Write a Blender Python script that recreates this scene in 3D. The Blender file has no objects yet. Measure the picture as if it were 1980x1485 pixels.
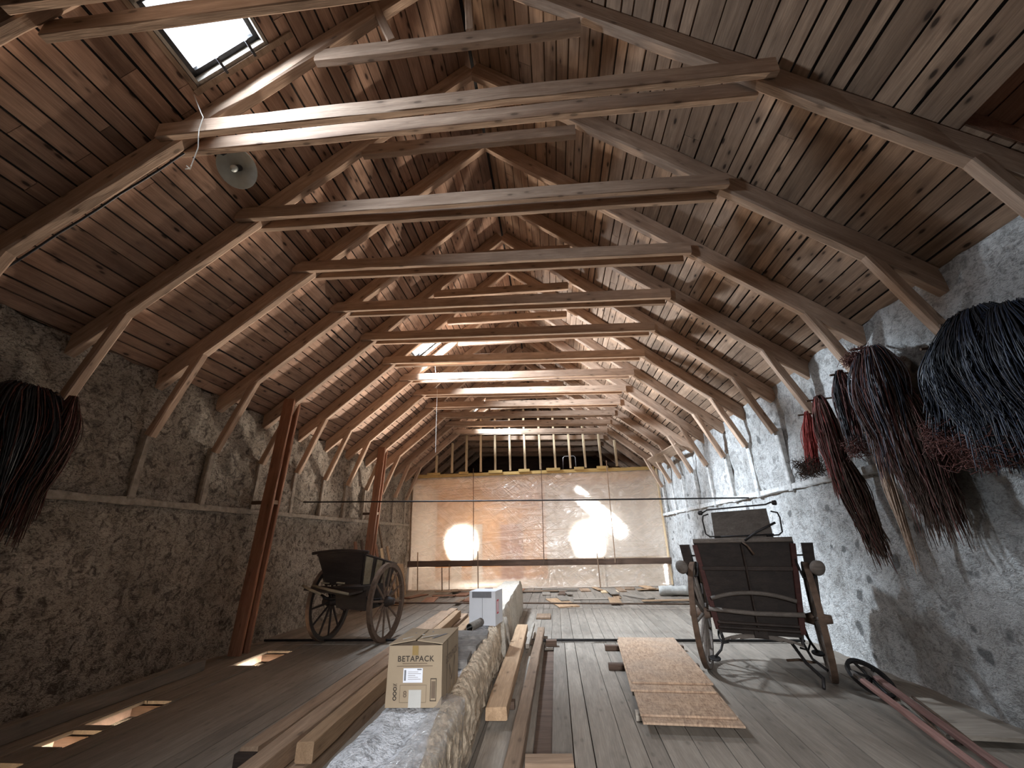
import bpy, math, random
from mathutils import Vector, Matrix, noise as mnoise

random.seed(7)
R = random.Random(11)
scene = bpy.context.scene
COL = scene.collection

# ------------------------------------------------------------------ camera
W_, H_ = 1980.0, 1485.0
F_PX = 805.87
PITCH, YAW, ROLL, EYE = math.radians(20.426), math.radians(5.082), math.radians(-1.578), 1.55
cp, sp, cy, sy = math.cos(PITCH), math.sin(PITCH), math.cos(YAW), math.sin(YAW)
fwd = Vector((-sy * cp, cy * cp, sp))
right = Vector((cy, sy, 0))
up = right.cross(fwd)
r2 = right * math.cos(ROLL) + up * math.sin(ROLL)
u2 = -right * math.sin(ROLL) + up * math.cos(ROLL)
cam_data = bpy.data.cameras.new('camera')
cam_data.sensor_fit = 'HORIZONTAL'
cam_data.sensor_width = 36.0
cam_data.lens = F_PX / W_ * 36.0
cam_data.clip_start = 0.05
cam_data.clip_end = 200
cam = bpy.data.objects.new('camera', cam_data)
COL.objects.link(cam)
cam.matrix_world = Matrix(((r2.x, u2.x, -fwd.x, 0), (r2.y, u2.y, -fwd.y, 0), (r2.z, u2.z, -fwd.z, EYE), (0, 0, 0, 1)))
scene.camera = cam

# ------------------------------------------------------------------ world, exposure
world = bpy.data.worlds.new('sky')
scene.world = world
world.use_nodes = True
bg = world.node_tree.nodes['Background']
bg.inputs[0].default_value = (0.86, 0.93, 1.0, 1)
bg.inputs[1].default_value = 2.5
scene.view_settings.view_transform = 'Standard'
scene.view_settings.look = 'None'
scene.view_settings.gamma = 1.0
scene.view_settings.use_curve_mapping = False
scene.view_settings.exposure = 0.4
scene.cycles.max_bounces = 9
scene.cycles.diffuse_bounces = 6
scene.cycles.glossy_bounces = 3
scene.cycles.transmission_bounces = 6
scene.cycles.transparent_max_bounces = 12
scene.cycles.caustics_reflective = False
scene.cycles.caustics_refractive = False
scene.cycles.sample_clamp_indirect = 4.0

# roof geometry (cross-section), shared by the light positions
X0 = -0.753            # ridge
ZR, SL = 7.30, 0.84    # rafter underside at ridge, slope
RAFT_V = 0.285         # rafter depth measured vertically
LW, RW = -5.19, 3.68   # inner wall faces
YS = 1.096
def FY(i): return 2.609 + YS * (i - 1)
def zb(x): return ZR + RAFT_V - SL * abs(x - X0)     # underside of the roof boards
SLEN = math.sqrt(1 + SL * SL)
ANG = math.atan(SL)
SKY = [  # x range, y range of the roof windows on the left slope
    (-3.10, -2.50, 1.72, 2.40),
    (-3.02, -2.50, 8.34, 9.02),
    (-2.78, -2.24, 13.78, 14.46),
]

def area(name, loc, aim, sx, sy_, power, color=(1, 1, 1), spread=None, roll=None):
    d = bpy.data.lights.new(name, 'AREA')
    d.shape = 'RECTANGLE'
    d.size, d.size_y = sx, sy_
    d.energy = power
    d.color = color
    if spread is not None: d.spread = spread
    o = bpy.data.objects.new(name, d)
    COL.objects.link(o)
    z = -(Vector(aim)).normalized()
    ref = Vector((0, 1, 0)) if abs(z.y) < .95 else Vector((0, 0, 1))
    if roll: ref = Vector(roll)
    x = ref.cross(z).normalized()
    y = z.cross(x)
    o.matrix_world = Matrix(((x.x, y.x, z.x, loc[0]), (x.y, y.y, z.y, loc[1]), (x.z, y.z, z.z, loc[2]), (0, 0, 0, 1)))
    return o

SKY_COL = (0.80, 0.90, 1.0)
for (xa, xb, ya, yb), p in zip(SKY, (92, 760, 480)):
    xm = (xa + xb) / 2
    up_n = Vector((-math.sin(ANG), 0, math.cos(ANG)))
    c = Vector((xm, (ya + yb) / 2, zb(xm))) + up_n * 0.16
    area('daylight_at_roof_window', c, (.80, -.25 if p == 480 else .14, -.58), (xb - xa) * .9, (yb - ya) * .9, p, SKY_COL, math.radians(130))
# sunbeam that comes in through the last roof window and lands on the plastic sheet
sd = Vector((3.62, 1.16, -3.42)).normalized()
area('sunbeam_through_roof_window', Vector((1.28, 15.30, 2.60)) - sd * 5.0, sd, 0.46, 0.40, 160, (1, .97, .92), math.radians(2.0))
# added area lamps brighten the rooms beyond the plastic
area('added_light_beyond', (-2.9, 17.6, 3.2), (0, .1, -1), .8, .8, 44, (1, .87, .74))
area('added_light_beyond', (1.6, 17.6, 3.2), (0, -.1, -1), .7, .7, 26, (1, .96, .92))
area('added_light_beyond', (-2.9, 16.6, 1.7), (.1, .15, -1), .5, .3, 30, (1, .93, .84), math.radians(110))
for fx in (-3.2, 1.2):  # added unseen lamps, aimed up through the film to brighten the ceiling
    area('added_ceiling_fill_beyond', (fx, 16.3, .9), (-.08, -1, .50), .5, .4, 230, (1, .87, .74), math.radians(44))
# added front fill lamp behind the viewer, in an invented gable opening
area('fill_light_behind_viewer', (0.6, -3.95, 2.8), (-.06, 1, -.30), 1.0, 1.0, 46, (0.95, 0.97, 1.0), math.radians(50))
# added lamps standing in for daylight from the storey below
for y, p in ((6.8, 85), (4.75, 14), (4.1, 60), (3.55, 34)):
    area('added_light_below_floor', (-3.55, y, -.33), (-1, 0, -.12), .2, .5, p, (1, .88, .74), math.radians(50))

# ------------------------------------------------------------------ materials
def nmat(name):
    m = bpy.data.materials.new(name)
    m.use_nodes = True
    nt = m.node_tree
    b = nt.nodes['Principled BSDF']
    b.inputs['Specular IOR Level'].default_value = 0.25
    b.inputs['Roughness'].default_value = 0.8
    return m, nt, b

class NB:
    def __init__(s, nt): s.nt = nt
    def n(s, t, **k):
        o = s.nt.nodes.new(t)
        for a, v in k.items(): setattr(o, a, v)
        return o
    def l(s, a, b): s.nt.links.new(a, b)
    def math(s, op, a, b=None, clamp=False):
        o = s.n('ShaderNodeMath', operation=op, use_clamp=clamp)
        for i, v in enumerate((a, b)):
            if v is None: continue
            if isinstance(v, (int, float)): o.inputs[i].default_value = v
            else: s.l(v, o.inputs[i])
        return o.outputs[0]
    def mix(s, f, a, b, mode='MIX'):
        o = s.n('ShaderNodeMix', data_type='RGBA', blend_type=mode)
        for sock, v in ((o.inputs[0], f), (o.inputs[6], a), (o.inputs[7], b)):
            if isinstance(v, (int, float)): sock.default_value = v
            elif isinstance(v, tuple): sock.default_value = (v[0], v[1], v[2], 1)
            else: s.l(v, sock)
        return o.outputs[2]
    def noise(s, vec, scale, detail=4, rough=.55, dist=0):
        o = s.n('ShaderNodeTexNoise')
        o.inputs['Scale'].default_value = scale
        o.inputs['Detail'].default_value = detail
        o.inputs['Roughness'].default_value = rough
        o.inputs['Distortion'].default_value = dist
        s.l(vec, o.inputs['Vector'])
        return o.outputs[0]
    def ramp(s, fac, stops):
        o = s.n('ShaderNodeValToRGB')
        e = o.color_ramp.elements
        while len(e) < len(stops): e.new(.5)
        for el, (p, c) in zip(e, stops):
            el.position = p
            el.color = (c, c, c, 1) if isinstance(c, (int, float)) else (c[0], c[1], c[2], 1)
        s.l(fac, o.inputs[0])
        return o.outputs[0]
    def scale(s, vec, sc):
        o = s.n('ShaderNodeVectorMath', operation='MULTIPLY')
        s.l(vec, o.inputs[0]); o.inputs[1].default_value = sc
        return o.outputs[0]
    def bump(s, h, strength, dist, bsdf):
        o = s.n('ShaderNodeBump')
        o.inputs['Strength'].default_value = strength
        o.inputs['Distance'].default_value = dist
        s.l(h, o.inputs['Height'])
        s.l(o.outputs[0], bsdf.inputs['Normal'])

def wood(name, dark, light, knots=0.5, stain=0.5, rough=.8, bump=.25, tonevar=.5, sc=1.0):
    """grain along local X; per-board attribute 'tone' and per-object random shift it"""
    m, nt, b = nmat(name)
    N = NB(nt)
    tc = N.n('ShaderNodeTexCoord')
    at = N.n('ShaderNodeAttribute', attribute_name='tone')
    oi = N.n('ShaderNodeObjectInfo')
    r = N.math('ADD', at.outputs['Fac'], oi.outputs['Random'])
    r = N.math('FRACT', N.math('MULTIPLY', r, 7.31))
    off = N.n('ShaderNodeCombineXYZ')
    N.l(N.math('MULTIPLY', r, 53.0), off.inputs[0])
    N.l(N.math('MULTIPLY', r, 17.0), off.inputs[1])
    N.l(N.math('MULTIPLY', r, 31.0), off.inputs[2])
    v = N.n('ShaderNodeVectorMath', operation='ADD')
    N.l(tc.outputs['Object'], v.inputs[0]); N.l(off.outputs[0], v.inputs[1])
    P = v.outputs[0]
    g1 = N.noise(N.scale(P, (1.1 * sc, 16 * sc, 16 * sc)), 1, 5, .6, .6)
    g2 = N.noise(N.scale(P, (5 * sc, 110 * sc, 110 * sc)), 1, 2, .6)
    big = N.noise(N.scale(P, (1.3, 4.2, 4.2)), 1, 5, .65, .5)
    col = N.mix(N.ramp(g1, [(.22, 0), (.80, 1)]), dark, light)
    mid = tuple(a * .55 + c * .15 for a, c in zip(dark, light))
    col = N.mix(N.math('MULTIPLY', N.ramp(g2, [(.42, 1), (.6, 0)]), .35), col, mid)
    col = N.mix(N.math('MULTIPLY', N.ramp(big, [(.45, 0), (.72, 1)]), stain), col, tuple(a * .55 for a in dark))
    # board to board difference
    tv = N.math('ADD', N.math('MULTIPLY', r, tonevar), 1 - tonevar / 2)
    cc = N.n('ShaderNodeCombineColor')
    for i in range(3): N.l(tv, cc.inputs[i])
    col = N.mix(1.0, col, cc.outputs[0], 'MULTIPLY')
    if knots:
        vo = N.n('ShaderNodeTexVoronoi')
        vo.inputs['Scale'].default_value = 1
        vo.inputs['Randomness'].default_value = 1
        N.l(N.scale(P, (3.6 * sc, 9.0 * sc, 9.0 * sc)), vo.inputs['Vector'])
        k = N.ramp(vo.outputs['Distance'], [(.09, 1), (.16, 0)])
        halo = N.ramp(vo.outputs['Distance'], [(.12, .5), (.34, 0)])
        col = N.mix(N.math('MULTIPLY', halo, knots), col, tuple(a * .5 for a in dark))
        col = N.mix(N.math('MULTIPLY', k, knots), col, tuple(a * .16 for a in dark))
    N.l(col, b.inputs['Base Color'])
    b.inputs['Roughness'].default_value = rough
    if bump:
        h = N.math('ADD', g1, N.math('MULTIPLY', g2, .5))
        N.bump(h, bump, .012, b)
    return m

def plain(name, col, rough=.7, var=.25, metal=0, nscale=9, bump=0, spec=.25):
    m, nt, b = nmat(name)
    N = NB(nt)
    tc = N.n('ShaderNodeTexCoord')
    f = N.noise(tc.outputs['Object'], nscale, 5, .6)
    c = N.mix(N.ramp(f, [(.3, 0), (.7, 1)]), tuple(x * (1 - var) for x in col), tuple(min(1, x * (1 + var)) for x in col))
    N.l(c, b.inputs['Base Color'])
    b.inputs['Roughness'].default_value = rough
    b.inputs['Metallic'].default_value = metal
    b.inputs['Specular IOR Level'].default_value = spec
    if bump: N.bump(N.noise(tc.outputs['Object'], nscale * 3, 5, .6), bump, .01, b)
    return m

def plaster(name, light, mid, dark, stone, stone_amt=.5, bump=.7, rubble=.5):
    m, nt, b = nmat(name)
    N = NB(nt)
    tc = N.n('ShaderNodeTexCoord')
    P = tc.outputs['Object']
    n1 = N.noise(P, 1.1, 6, .62, .4)
    n2 = N.noise(P, 9, 6, .68, .9)
    n3 = N.noise(N.scale(P, (30, 22, 44)), 1, 3, .6, 1.4)
    col = N.mix(N.ramp(n1, [(.35, 0), (.65, 1)]), mid, light)
    col = N.mix(N.math('MULTIPLY', N.ramp(n2, [(.36, 1), (.52, 0)]), rubble), col, dark)
    col = N.mix(N.math('MULTIPLY', N.ramp(n3, [(.38, 1), (.5, 0)]), rubble * .8), col, dark)
    vo = N.n('ShaderNodeTexVoronoi')
    vo.inputs['Scale'].default_value = 2.6
    wob = N.n('ShaderNodeVectorMath', operation='ADD')
    nz = N.n('ShaderNodeTexNoise'); nz.inputs['Scale'].default_value = 4
    N.l(P, nz.inputs['Vector'])
    N.l(P, wob.inputs[0]); N.l(N.scale(nz.outputs['Color'], (.28, .28, .28)), wob.inputs[1])
    N.l(wob.outputs[0], vo.inputs['Vector'])
    st = N.ramp(vo.outputs['Distance'], [(.13, 1), (.20, 0)])
    col = N.mix(N.math('MULTIPLY', st, stone_amt), col, stone)
    N.l(col, b.inputs['Base Color'])
    b.inputs['Roughness'].default_value = .92
    h = N.math('ADD', N.math('MULTIPLY', n2, 1.0), N.math('MULTIPLY', n3, .6))
    h = N.math('SUBTRACT', h, N.math('MULTIPLY', st, .3 * stone_amt))
    N.bump(h, bump, .05, b)
    return m

M = {}
M['board'] = wood('old_roof_board', (.22, .125, .085), (.54, .35, .245), .9, .55, tonevar=.55)
M['board_grey'] = wood('grey_roof_board', (.23, .143, .095), (.54, .37, .25), .9, .5, tonevar=.5)
M['beam'] = wood('old_beam', (.31, .195, .132), (.64, .47, .345), .55, .4, tonevar=.35, bump=.3)
M['floor'] = wood('floor_plank', (.19, .16, .13), (.325, .28, .232), .25, .45, tonevar=.35, bump=.2)
M['redwood'] = wood('red_brown_plank', (.20, .088, .052), (.38, .195, .12), .3, .4)
M['timber'] = wood('stored_timber', (.20, .13, .085), (.40, .28, .19), .4, .4)
M['timber_pale'] = wood('pale_timber', (.30, .19, .11), (.52, .35, .215), .5, .15)
M['timber_new'] = wood('new_stud', (.55, .40, .24), (.80, .62, .40), .3, .1)
M['yellow'] = wood('yellow_batten', (.55, .36, .12), (.80, .56, .24), .2, .1)
M['dark_timber'] = wood('dark_timber', (.07, .045, .032), (.17, .11, .08), .3, .4)
M['grey_timber'] = wood('grey_timber', (.20, .17, .14), (.42, .37, .31), .3, .4)
M['cart_dark'] = wood('dark_cart_wood', (.02, .014, .012), (.055, .039, .031), .1, .4, rough=.65)
M['cart_brown'] = wood('brown_cart_wood', (.085, .055, .04), (.21, .145, .108), .2, .4, rough=.7)
M['cart_grey'] = wood('grey_cart_wood', (.10, .082, .07), (.23, .195, .168), .2, .4, rough=.75)
M['cart_beige'] = wood('beige_cart_side', (.22, .18, .12), (.42, .35, .24), .2, .4, rough=.75)
M['red_paint'] = wood('faded_red_paint', (.17, .085, .07), (.36, .21, .18), .1, .4, rough=.7)
M['cart_red'] = wood('dark_red_cart_paint', (.045, .016, .014), (.10, .042, .036), .1, .4, rough=.7)
M['iron'] = plain('dark_iron', (.045, .042, .042), .55, .4, .7)
M['rust'] = plain('rusty_iron', (.13, .085, .06), .75, .4, .4)
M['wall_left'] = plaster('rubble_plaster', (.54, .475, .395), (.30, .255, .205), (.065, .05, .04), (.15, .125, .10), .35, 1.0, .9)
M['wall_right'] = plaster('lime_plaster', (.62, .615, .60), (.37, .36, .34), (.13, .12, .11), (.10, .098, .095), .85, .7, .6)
M['stone'] = plaster('lit_stone', (.62, .53, .42), (.45, .36, .26), (.16, .11, .07), (.3, .22, .15), .4, .8, .7)
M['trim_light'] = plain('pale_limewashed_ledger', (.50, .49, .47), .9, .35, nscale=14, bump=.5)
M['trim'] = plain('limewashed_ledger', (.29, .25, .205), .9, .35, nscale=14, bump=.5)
M['felt'] = plain('roof_felt', (.03, .028, .027), .95)
M['white_wash'] = plaster('white_wash', (.90, .90, .93), (.76, .765, .79), (.10, .095, .09), (.2, .19, .18), .3, .7, .55)
M['straw'] = plain('straw_clay', (.56, .45, .33), .95, .45, nscale=22, bump=1.0)
M['smooth_plaster'] = plaster('smooth_beam_plaster', (.62, .57, .49), (.47, .41, .33), (.22, .18, .14), (.3, .25, .2), .3, .5, .4)
M['brick'] = plain('grey_brick', (.20, .185, .17), .9, .3, nscale=16, bump=.6)
M['card'] = plain('brown_cardboard', (.36, .275, .185), .8, .07, nscale=5)
M['card_in'] = plain('cardboard_shadow_gap', (.09, .065, .045), .9)
M['white_card'] = plain('white_card', (.66, .67, .70), .6, .05, nscale=4)
M['grey_card'] = plain('grey_card_strip', (.17, .17, .18), .7, .15)
M['ink'] = plain('dark_ink', (.05, .038, .03), .7, .1)
M['ink_soft'] = plain('faint_ink', (.16, .115, .08), .8, .1)
M['label'] = plain('white_label', (.80, .81, .86), .5, .03)
M['red_ink'] = plain('red_label_ink', (.55, .10, .12), .6, .15)
M['tape_clear'] = plain('clear_tape', (.52, .50, .46), .25, .06, spec=.6)
M['tape_brown'] = plain('brown_tape', (.30, .20, .08), .3, .1, spec=.5)
M['enamel'] = plain('worn_enamel', (.55, .60, .57), .35, .12, spec=.5)
M['bakelite'] = plain('dark_socket', (.04, .04, .045), .4)
M['string'] = plain('pale_string', (.68, .64, .58), .9, .1)
M['black_fibre'] = plain('black_fibre', (.017, .017, .021), .5, .5, nscale=30, spec=.5)
M['blue_fibre'] = plain('blue_black_fibre', (.022, .028, .048), .5, .5, nscale=30, spec=.5)
M['russet_fibre'] = plain('russet_fibre', (.115, .045, .036), .7, .5, nscale=30)
M['red_fibre'] = plain('red_fibre', (.34, .06, .05), .7, .4, nscale=30)
M['brown_fibre'] = plain('brown_fibre', (.075, .045, .032), .8, .5, nscale=30)
M['straw_fibre'] = plain('straw_fibre', (.42, .30, .22), .8, .3, nscale=30)
M['grey_fibre'] = plain('grey_fibre', (.17, .155, .165), .8, .3, nscale=30)
M['room_wall'] = wood('warm_room_boarding', (.45, .25, .12), (.72, .45, .24), .2, .2)
M['room_white'] = plain('pale_room_wall', (.72, .68, .62), .9, .12, nscale=3)
M['room_orange'] = plain('orange_room_wall', (.70, .38, .17), .9, .2, nscale=2)
M['room_red'] = plain('red_brown_door', (.38, .15, .08), .8, .15, nscale=2)
M['sack'] = plain('pale_sack', (.55, .55, .52), .8, .2, nscale=7, bump=.5)
M['steel'] = plain('bright_steel', (.62, .63, .65), .3, .05, .8)

def osb_mat():
    m, nt, b = nmat('strand_board')
    N = NB(nt)
    tc = N.n('ShaderNodeTexCoord')
    P = tc.outputs['Object']
    q1 = N.noise(N.scale(P, (9, 42, 9)), 1, 3, .6, 1.2); q2 = N.noise(N.scale(P, (38, 13, 9)), 1, 2, .6, 1.2)
    q = N.math('ADD', N.math('MULTIPLY', q1, .65), N.math('MULTIPLY', q2, .35))
    col = N.mix(N.ramp(q, [(.38, 0), (.60, 1)]), (.25, .155, .10), (.50, .345, .23))
    d = N.noise(P, 1.6, 4, .6)
    col = N.mix(N.math('MULTIPLY', N.ramp(d, [(.4, 0), (.7, 1)]), .35), col, (.30, .26, .22))
    N.l(col, b.inputs['Base Color'])
    b.inputs['Roughness'].default_value = .7
    N.bump(q, .2, .004, b)
    return m
M['osb'] = osb_mat()

def glass_mat():
    m = bpy.data.materials.new('roof_window_glass'); m.use_nodes = True
    nt = m.node_tree; nt.nodes.clear(); N = NB(nt)
    o = N.n('ShaderNodeOutputMaterial'); t = N.n('ShaderNodeBsdfTransparent'); g = N.n('ShaderNodeBsdfGlossy')
    g.inputs['Roughness'].default_value = .05
    t.inputs[0].default_value = (.96, .98, 1, 1)
    x = N.n('ShaderNodeMixShader'); x.inputs[0].default_value = .06
    N.l(t.outputs[0], x.inputs[1]); N.l(g.outputs[0], x.inputs[2]); N.l(x.outputs[0], o.inputs[0])
    return m
M['glass'] = glass_mat()

def film_mat(name, clear, tint=(.92, .90, .86), folds=True):
    m = bpy.data.materials.new(name); m.use_nodes = True
    nt = m.node_tree; nt.nodes.clear(); N = NB(nt)
    o = N.n('ShaderNodeOutputMaterial')
    t = N.n('ShaderNodeBsdfTransparent'); tr = N.n('ShaderNodeBsdfTranslucent'); d = N.n('ShaderNodeBsdfDiffuse'); g = N.n('ShaderNodeBsdfGlossy')
    t.inputs[0].default_value = (.97, .96, .94, 1)
    tr.inputs[0].default_value = tint + (1,); d.inputs[0].default_value = tint + (1,)
    g.inputs['Roughness'].default_value = .16
    tc = N.n('ShaderNodeTexCoord'); P = tc.outputs['Object']
    n0 = N.noise(N.scale(P, (1.4, 1.4, 2.2)), 1.2, 5, .6, 1.5)
    def streak(ang, sc_, seed_):
        mp = N.n('ShaderNodeMapping'); mp.inputs['Rotation'].default_value = (0, ang, 0); mp.inputs['Location'].default_value = (seed_, 0, 0)
        N.l(P, mp.inputs[0])
        f_ = N.noise(N.scale(mp.outputs[0], sc_), 1, 3, .5, .6)
        return N.ramp(f_, [(.50, 0), (.56, 1), (.62, 0)])
    big_ = N.noise(N.scale(P, (.55, 1, .8)), 1, 3, .5, .4)
    msk = N.ramp(N.noise(P, .8, 2), [(.42, 0), (.6, 1)])
    stk = N.math('MULTIPLY', N.math('ADD', streak(.5, (.5, 1, 5), 3.1), streak(-.75, (.4, 1, 5), 8.4)), msk)
    stk = N.math('ADD', stk, N.math('MULTIPLY', streak(.06, (.22, 1, 3.2), 5.5), .8))
    n = N.math('ADD', N.math('MULTIPLY', N.math('ADD', n0, big_), .44), N.math('MULTIPLY', stk, .11))
    bp = N.n('ShaderNodeBump'); bp.inputs['Strength'].default_value = 1.0; bp.inputs['Distance'].default_value = .08
    N.l(n, bp.inputs['Height'])
    for s in (tr, d, g): N.l(bp.outputs[0], s.inputs['Normal'])
    a = N.n('ShaderNodeMixShader'); a.inputs[0].default_value = .35
    N.l(tr.outputs[0], a.inputs[1]); N.l(d.outputs[0], a.inputs[2])
    b_ = N.n('ShaderNodeMixShader')
    f = N.math('ADD', N.math('MULTIPLY', N.ramp(n, [(.38, 0), (.62, 1)]), .32), 1 - clear - .12)
    N.l(f, b_.inputs[0])
    N.l(t.outputs[0], b_.inputs[1]); N.l(a.outputs[0], b_.inputs[2])
    c = N.n('ShaderNodeMixShader'); c.inputs[0].default_value = .15
    N.l(b_.outputs[0], c.inputs[1]); N.l(g.outputs[0], c.inputs[2])
    N.l(c.outputs[0], o.inputs[0])
    return m
M['film'] = film_mat('clear_building_film', .45)
M['wrap'] = film_mat('crumpled_clear_wrap', .72, (.85, .86, .88))

def emit_mat(name, col, st):
    m = bpy.data.materials.new(name); m.use_nodes = True
    nt = m.node_tree; nt.nodes.clear(); N = NB(nt)
    o = N.n('ShaderNodeOutputMaterial'); e = N.n('ShaderNodeEmission')
    e.inputs[0].default_value = col + (1,); e.inputs[1].default_value = st
    N.l(e.outputs[0], o.inputs[0])
    return m
M['lamp_face'] = emit_mat('lit_lamp_face', (1, .95, .86), 40)

# ------------------------------------------------------------------ mesh helpers
WM = {}
def V(*a): return Vector(a)

class MB:
    """collects verts / faces of ONE mesh"""
    def __init__(s): s.v, s.f, s.t, s.m, s.tone = [], [], [], [], 0.0; s.mi = 0
    def add(s, vs, fs):
        b = len(s.v)
        s.v += [tuple(p) for p in vs]
        for f in fs:
            s.f.append(tuple(i + b for i in f)); s.t.append(s.tone); s.m.append(s.mi)
    def box(s, lo, hi):
        x0, y0, z0 = lo; x1, y1, z1 = hi
        s.add([(x0, y0, z0), (x1, y0, z0), (x1, y1, z0), (x0, y1, z0), (x0, y0, z1), (x1, y0, z1), (x1, y1, z1), (x0, y1, z1)],
              [(0, 3, 2, 1), (4, 5, 6, 7), (0, 1, 5, 4), (1, 2, 6, 5), (2, 3, 7, 6), (3, 0, 4, 7)])
    def hexa(s, p):   # 8 points: bottom loop then top loop
        s.add(p, [(0, 3, 2, 1), (4, 5, 6, 7), (0, 1, 5, 4), (1, 2, 6, 5), (2, 3, 7, 6), (3, 0, 4, 7)])
    def bar(s, p0, p1, w, h, upv=(0, 0, 1), ch=.006, wob=0.0, seg=1, rnd=None):
        p0, p1 = Vector(p0), Vector(p1)
        x = (p1 - p0).normalized(); u = Vector(upv)
        y = u.cross(x)
        if y.length < 1e-4: y = Vector((0, 1, 0)).cross(x)
        y.normalize(); z = x.cross(y)
        L = (p1 - p0).length
        pr = [(-w/2 + ch, -h/2), (w/2 - ch, -h/2), (w/2, -h/2 + ch), (w/2, h/2 - ch), (w/2 - ch, h/2), (-w/2 + ch, h/2), (-w/2, h/2 - ch), (-w/2, -h/2 + ch)]
        vs, fs = [], []
        rr = rnd or R
        for k in range(seg + 1):
            c = p0 + x * (L * k / seg)
            for a, b in pr:
                j = (rr.uniform(-wob, wob), rr.uniform(-wob, wob)) if wob else (0, 0)
                vs.append(c + y * (a + j[0]) + z * (b + j[1]))
        for k in range(seg):
            for i in range(8):
                a, b = k * 8 + i, k * 8 + (i + 1) % 8
                fs.append((a, b, b + 8, a + 8))
        fs.append(tuple(reversed(range(8)))); fs.append(tuple(seg * 8 + i for i in range(8)))
        s.add(vs, fs)
    def tube(s, pts, rad, n=6, caps=True):
        pts = [Vector(p) for p in pts]
        rs = rad if isinstance(rad, (list, tuple)) else [rad] * len(pts)
        vs, fs = [], []
        prev = None
        for i, p in enumerate(pts):
            d = (pts[min(i + 1, len(pts) - 1)] - pts[max(i - 1, 0)])
            if d.length < 1e-9: d = Vector((0, 0, 1))
            d.normalize()
            if prev is None:
                a = d.orthogonal().normalized()
            else:
                a = prev - d * prev.dot(d)
                if a.length < 1e-6: a = d.orthogonal()
                a.normalize()
            prev = a
            b = d.cross(a)
            for k in range(n):
                t = 2 * math.pi * k / n
                vs.append(p + (a * math.cos(t) + b * math.sin(t)) * rs[i])
        for i in range(len(pts) - 1):
            for k in range(n):
                q = i * n + k; w = i * n + (k + 1) % n
                fs.append((q, w, w + n, q + n))
        if caps:
            fs.append(tuple(reversed(range(n)))); fs.append(tuple((len(pts) - 1) * n + k for k in range(n)))
        s.add(vs, fs)
    def lathe(s, prof, c, axis, n=20):
        """prof: (distance along axis, radius)"""
        c, ax = Vector(c), Vector(axis).normalized()
        a = ax.orthogonal().normalized(); b = ax.cross(a)
        vs, fs = [], []
        for (h, r) in prof:
            for k in range(n):
                t = 2 * math.pi * k / n
                vs.append(c + ax * h + (a * math.cos(t) + b * math.sin(t)) * r)
        for i in range(len(prof) - 1):
            for k in range(n):
                q = i * n + k; w = i * n + (k + 1) % n
                fs.append((q, w, w + n, q + n))
        fs.append(tuple(reversed(range(n)))); fs.append(tuple((len(prof) - 1) * n + k for k in range(n)))
        s.add(vs, fs)
    def ring(s, c, axis, r_in, r_out, w, n=40):
        c, ax = Vector(c), Vector(axis).normalized()
        a = ax.orthogonal().normalized(); b = ax.cross(a)
        vs, fs = [], []
        for k in range(n):
            t = 2 * math.pi * k / n
            d = a * math.cos(t) + b * math.sin(t)
            for (rr, hh) in ((r_in, -w/2), (r_out, -w/2), (r_out, w/2), (r_in, w/2)):
                vs.append(c + d * rr + ax * hh)
        for k in range(n):
            for j in range(4):
                q, w2 = k * 4 + j, k * 4 + (j + 1) % 4
                e = ((k + 1) % n) * 4
                fs.append((q, e + j, e + (j + 1) % 4, w2))
        s.add(vs, fs)
    def build(s, name, mats, parent=None, mw=None, smooth=False):
        """verts are in world space unless mw is given (then they are local to mw)"""
        me = bpy.data.meshes.new(name)
        if mw is None:
            if s.v:
                lo = Vector([min(p[i] for p in s.v) for i in range(3)]); hi = Vector([max(p[i] for p in s.v) for i in range(3)])
                c = (lo + hi) / 2
                if parent is None: c.z = lo.z
            else: c = Vector((0, 0, 0))
            mw = Matrix.Translation(c)
            vs = [(p[0] - c.x, p[1] - c.y, p[2] - c.z) for p in s.v]
        else: vs = s.v
        me.from_pydata(vs, [], s.f)
        if any(s.t):
            at = me.attributes.new('tone', 'FLOAT', 'FACE')
            at.data.foreach_set('value', s.t)
        mats = mats if isinstance(mats, (list, tuple)) else [mats]
        for m in mats: me.materials.append(M[m] if isinstance(m, str) else m)
        if any(s.m): me.polygons.foreach_set('material_index', s.m)
        if smooth: me.polygons.foreach_set('use_smooth', [True] * len(me.polygons))
        me.update()
        o = bpy.data.objects.new(name, me)
        COL.objects.link(o)
        place(o, mw, parent)
        return o

def place(o, mw, parent=None):
    if parent is not None:
        o.parent = parent
        o.matrix_parent_inverse = Matrix.Identity(4)
        o.matrix_basis = WM[parent.name].inverted() @ mw
    else: o.matrix_basis = mw
    WM[o.name] = mw.copy()

def tag(o, label=None, cat=None, group=None, kind=None):
    if label: o['label'] = label
    if cat: o['category'] = cat
    if group: o['group'] = group
    if kind: o['kind'] = kind
    return o

def empty(name, loc, label, cat, group=None):
    o = bpy.data.objects.new(name, None)
    o.empty_display_size = .1
    COL.objects.link(o)
    place(o, Matrix.Translation(Vector(loc)))
    return tag(o, label, cat, group)

def frame_m(p0, p1, upv=(0, 0, 1)):
    p0, p1 = Vector(p0), Vector(p1)
    x = (p1 - p0).normalized(); u = Vector(upv)
    y = u.cross(x)
    if y.length < 1e-4: y = Vector((0, 1, 0)).cross(x)
    y.normalize(); z = x.cross(y)
    return Matrix(((x.x, y.x, z.x, p0.x), (x.y, y.y, z.y, p0.y), (x.z, y.z, z.z, p0.z), (0, 0, 0, 1)))

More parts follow.
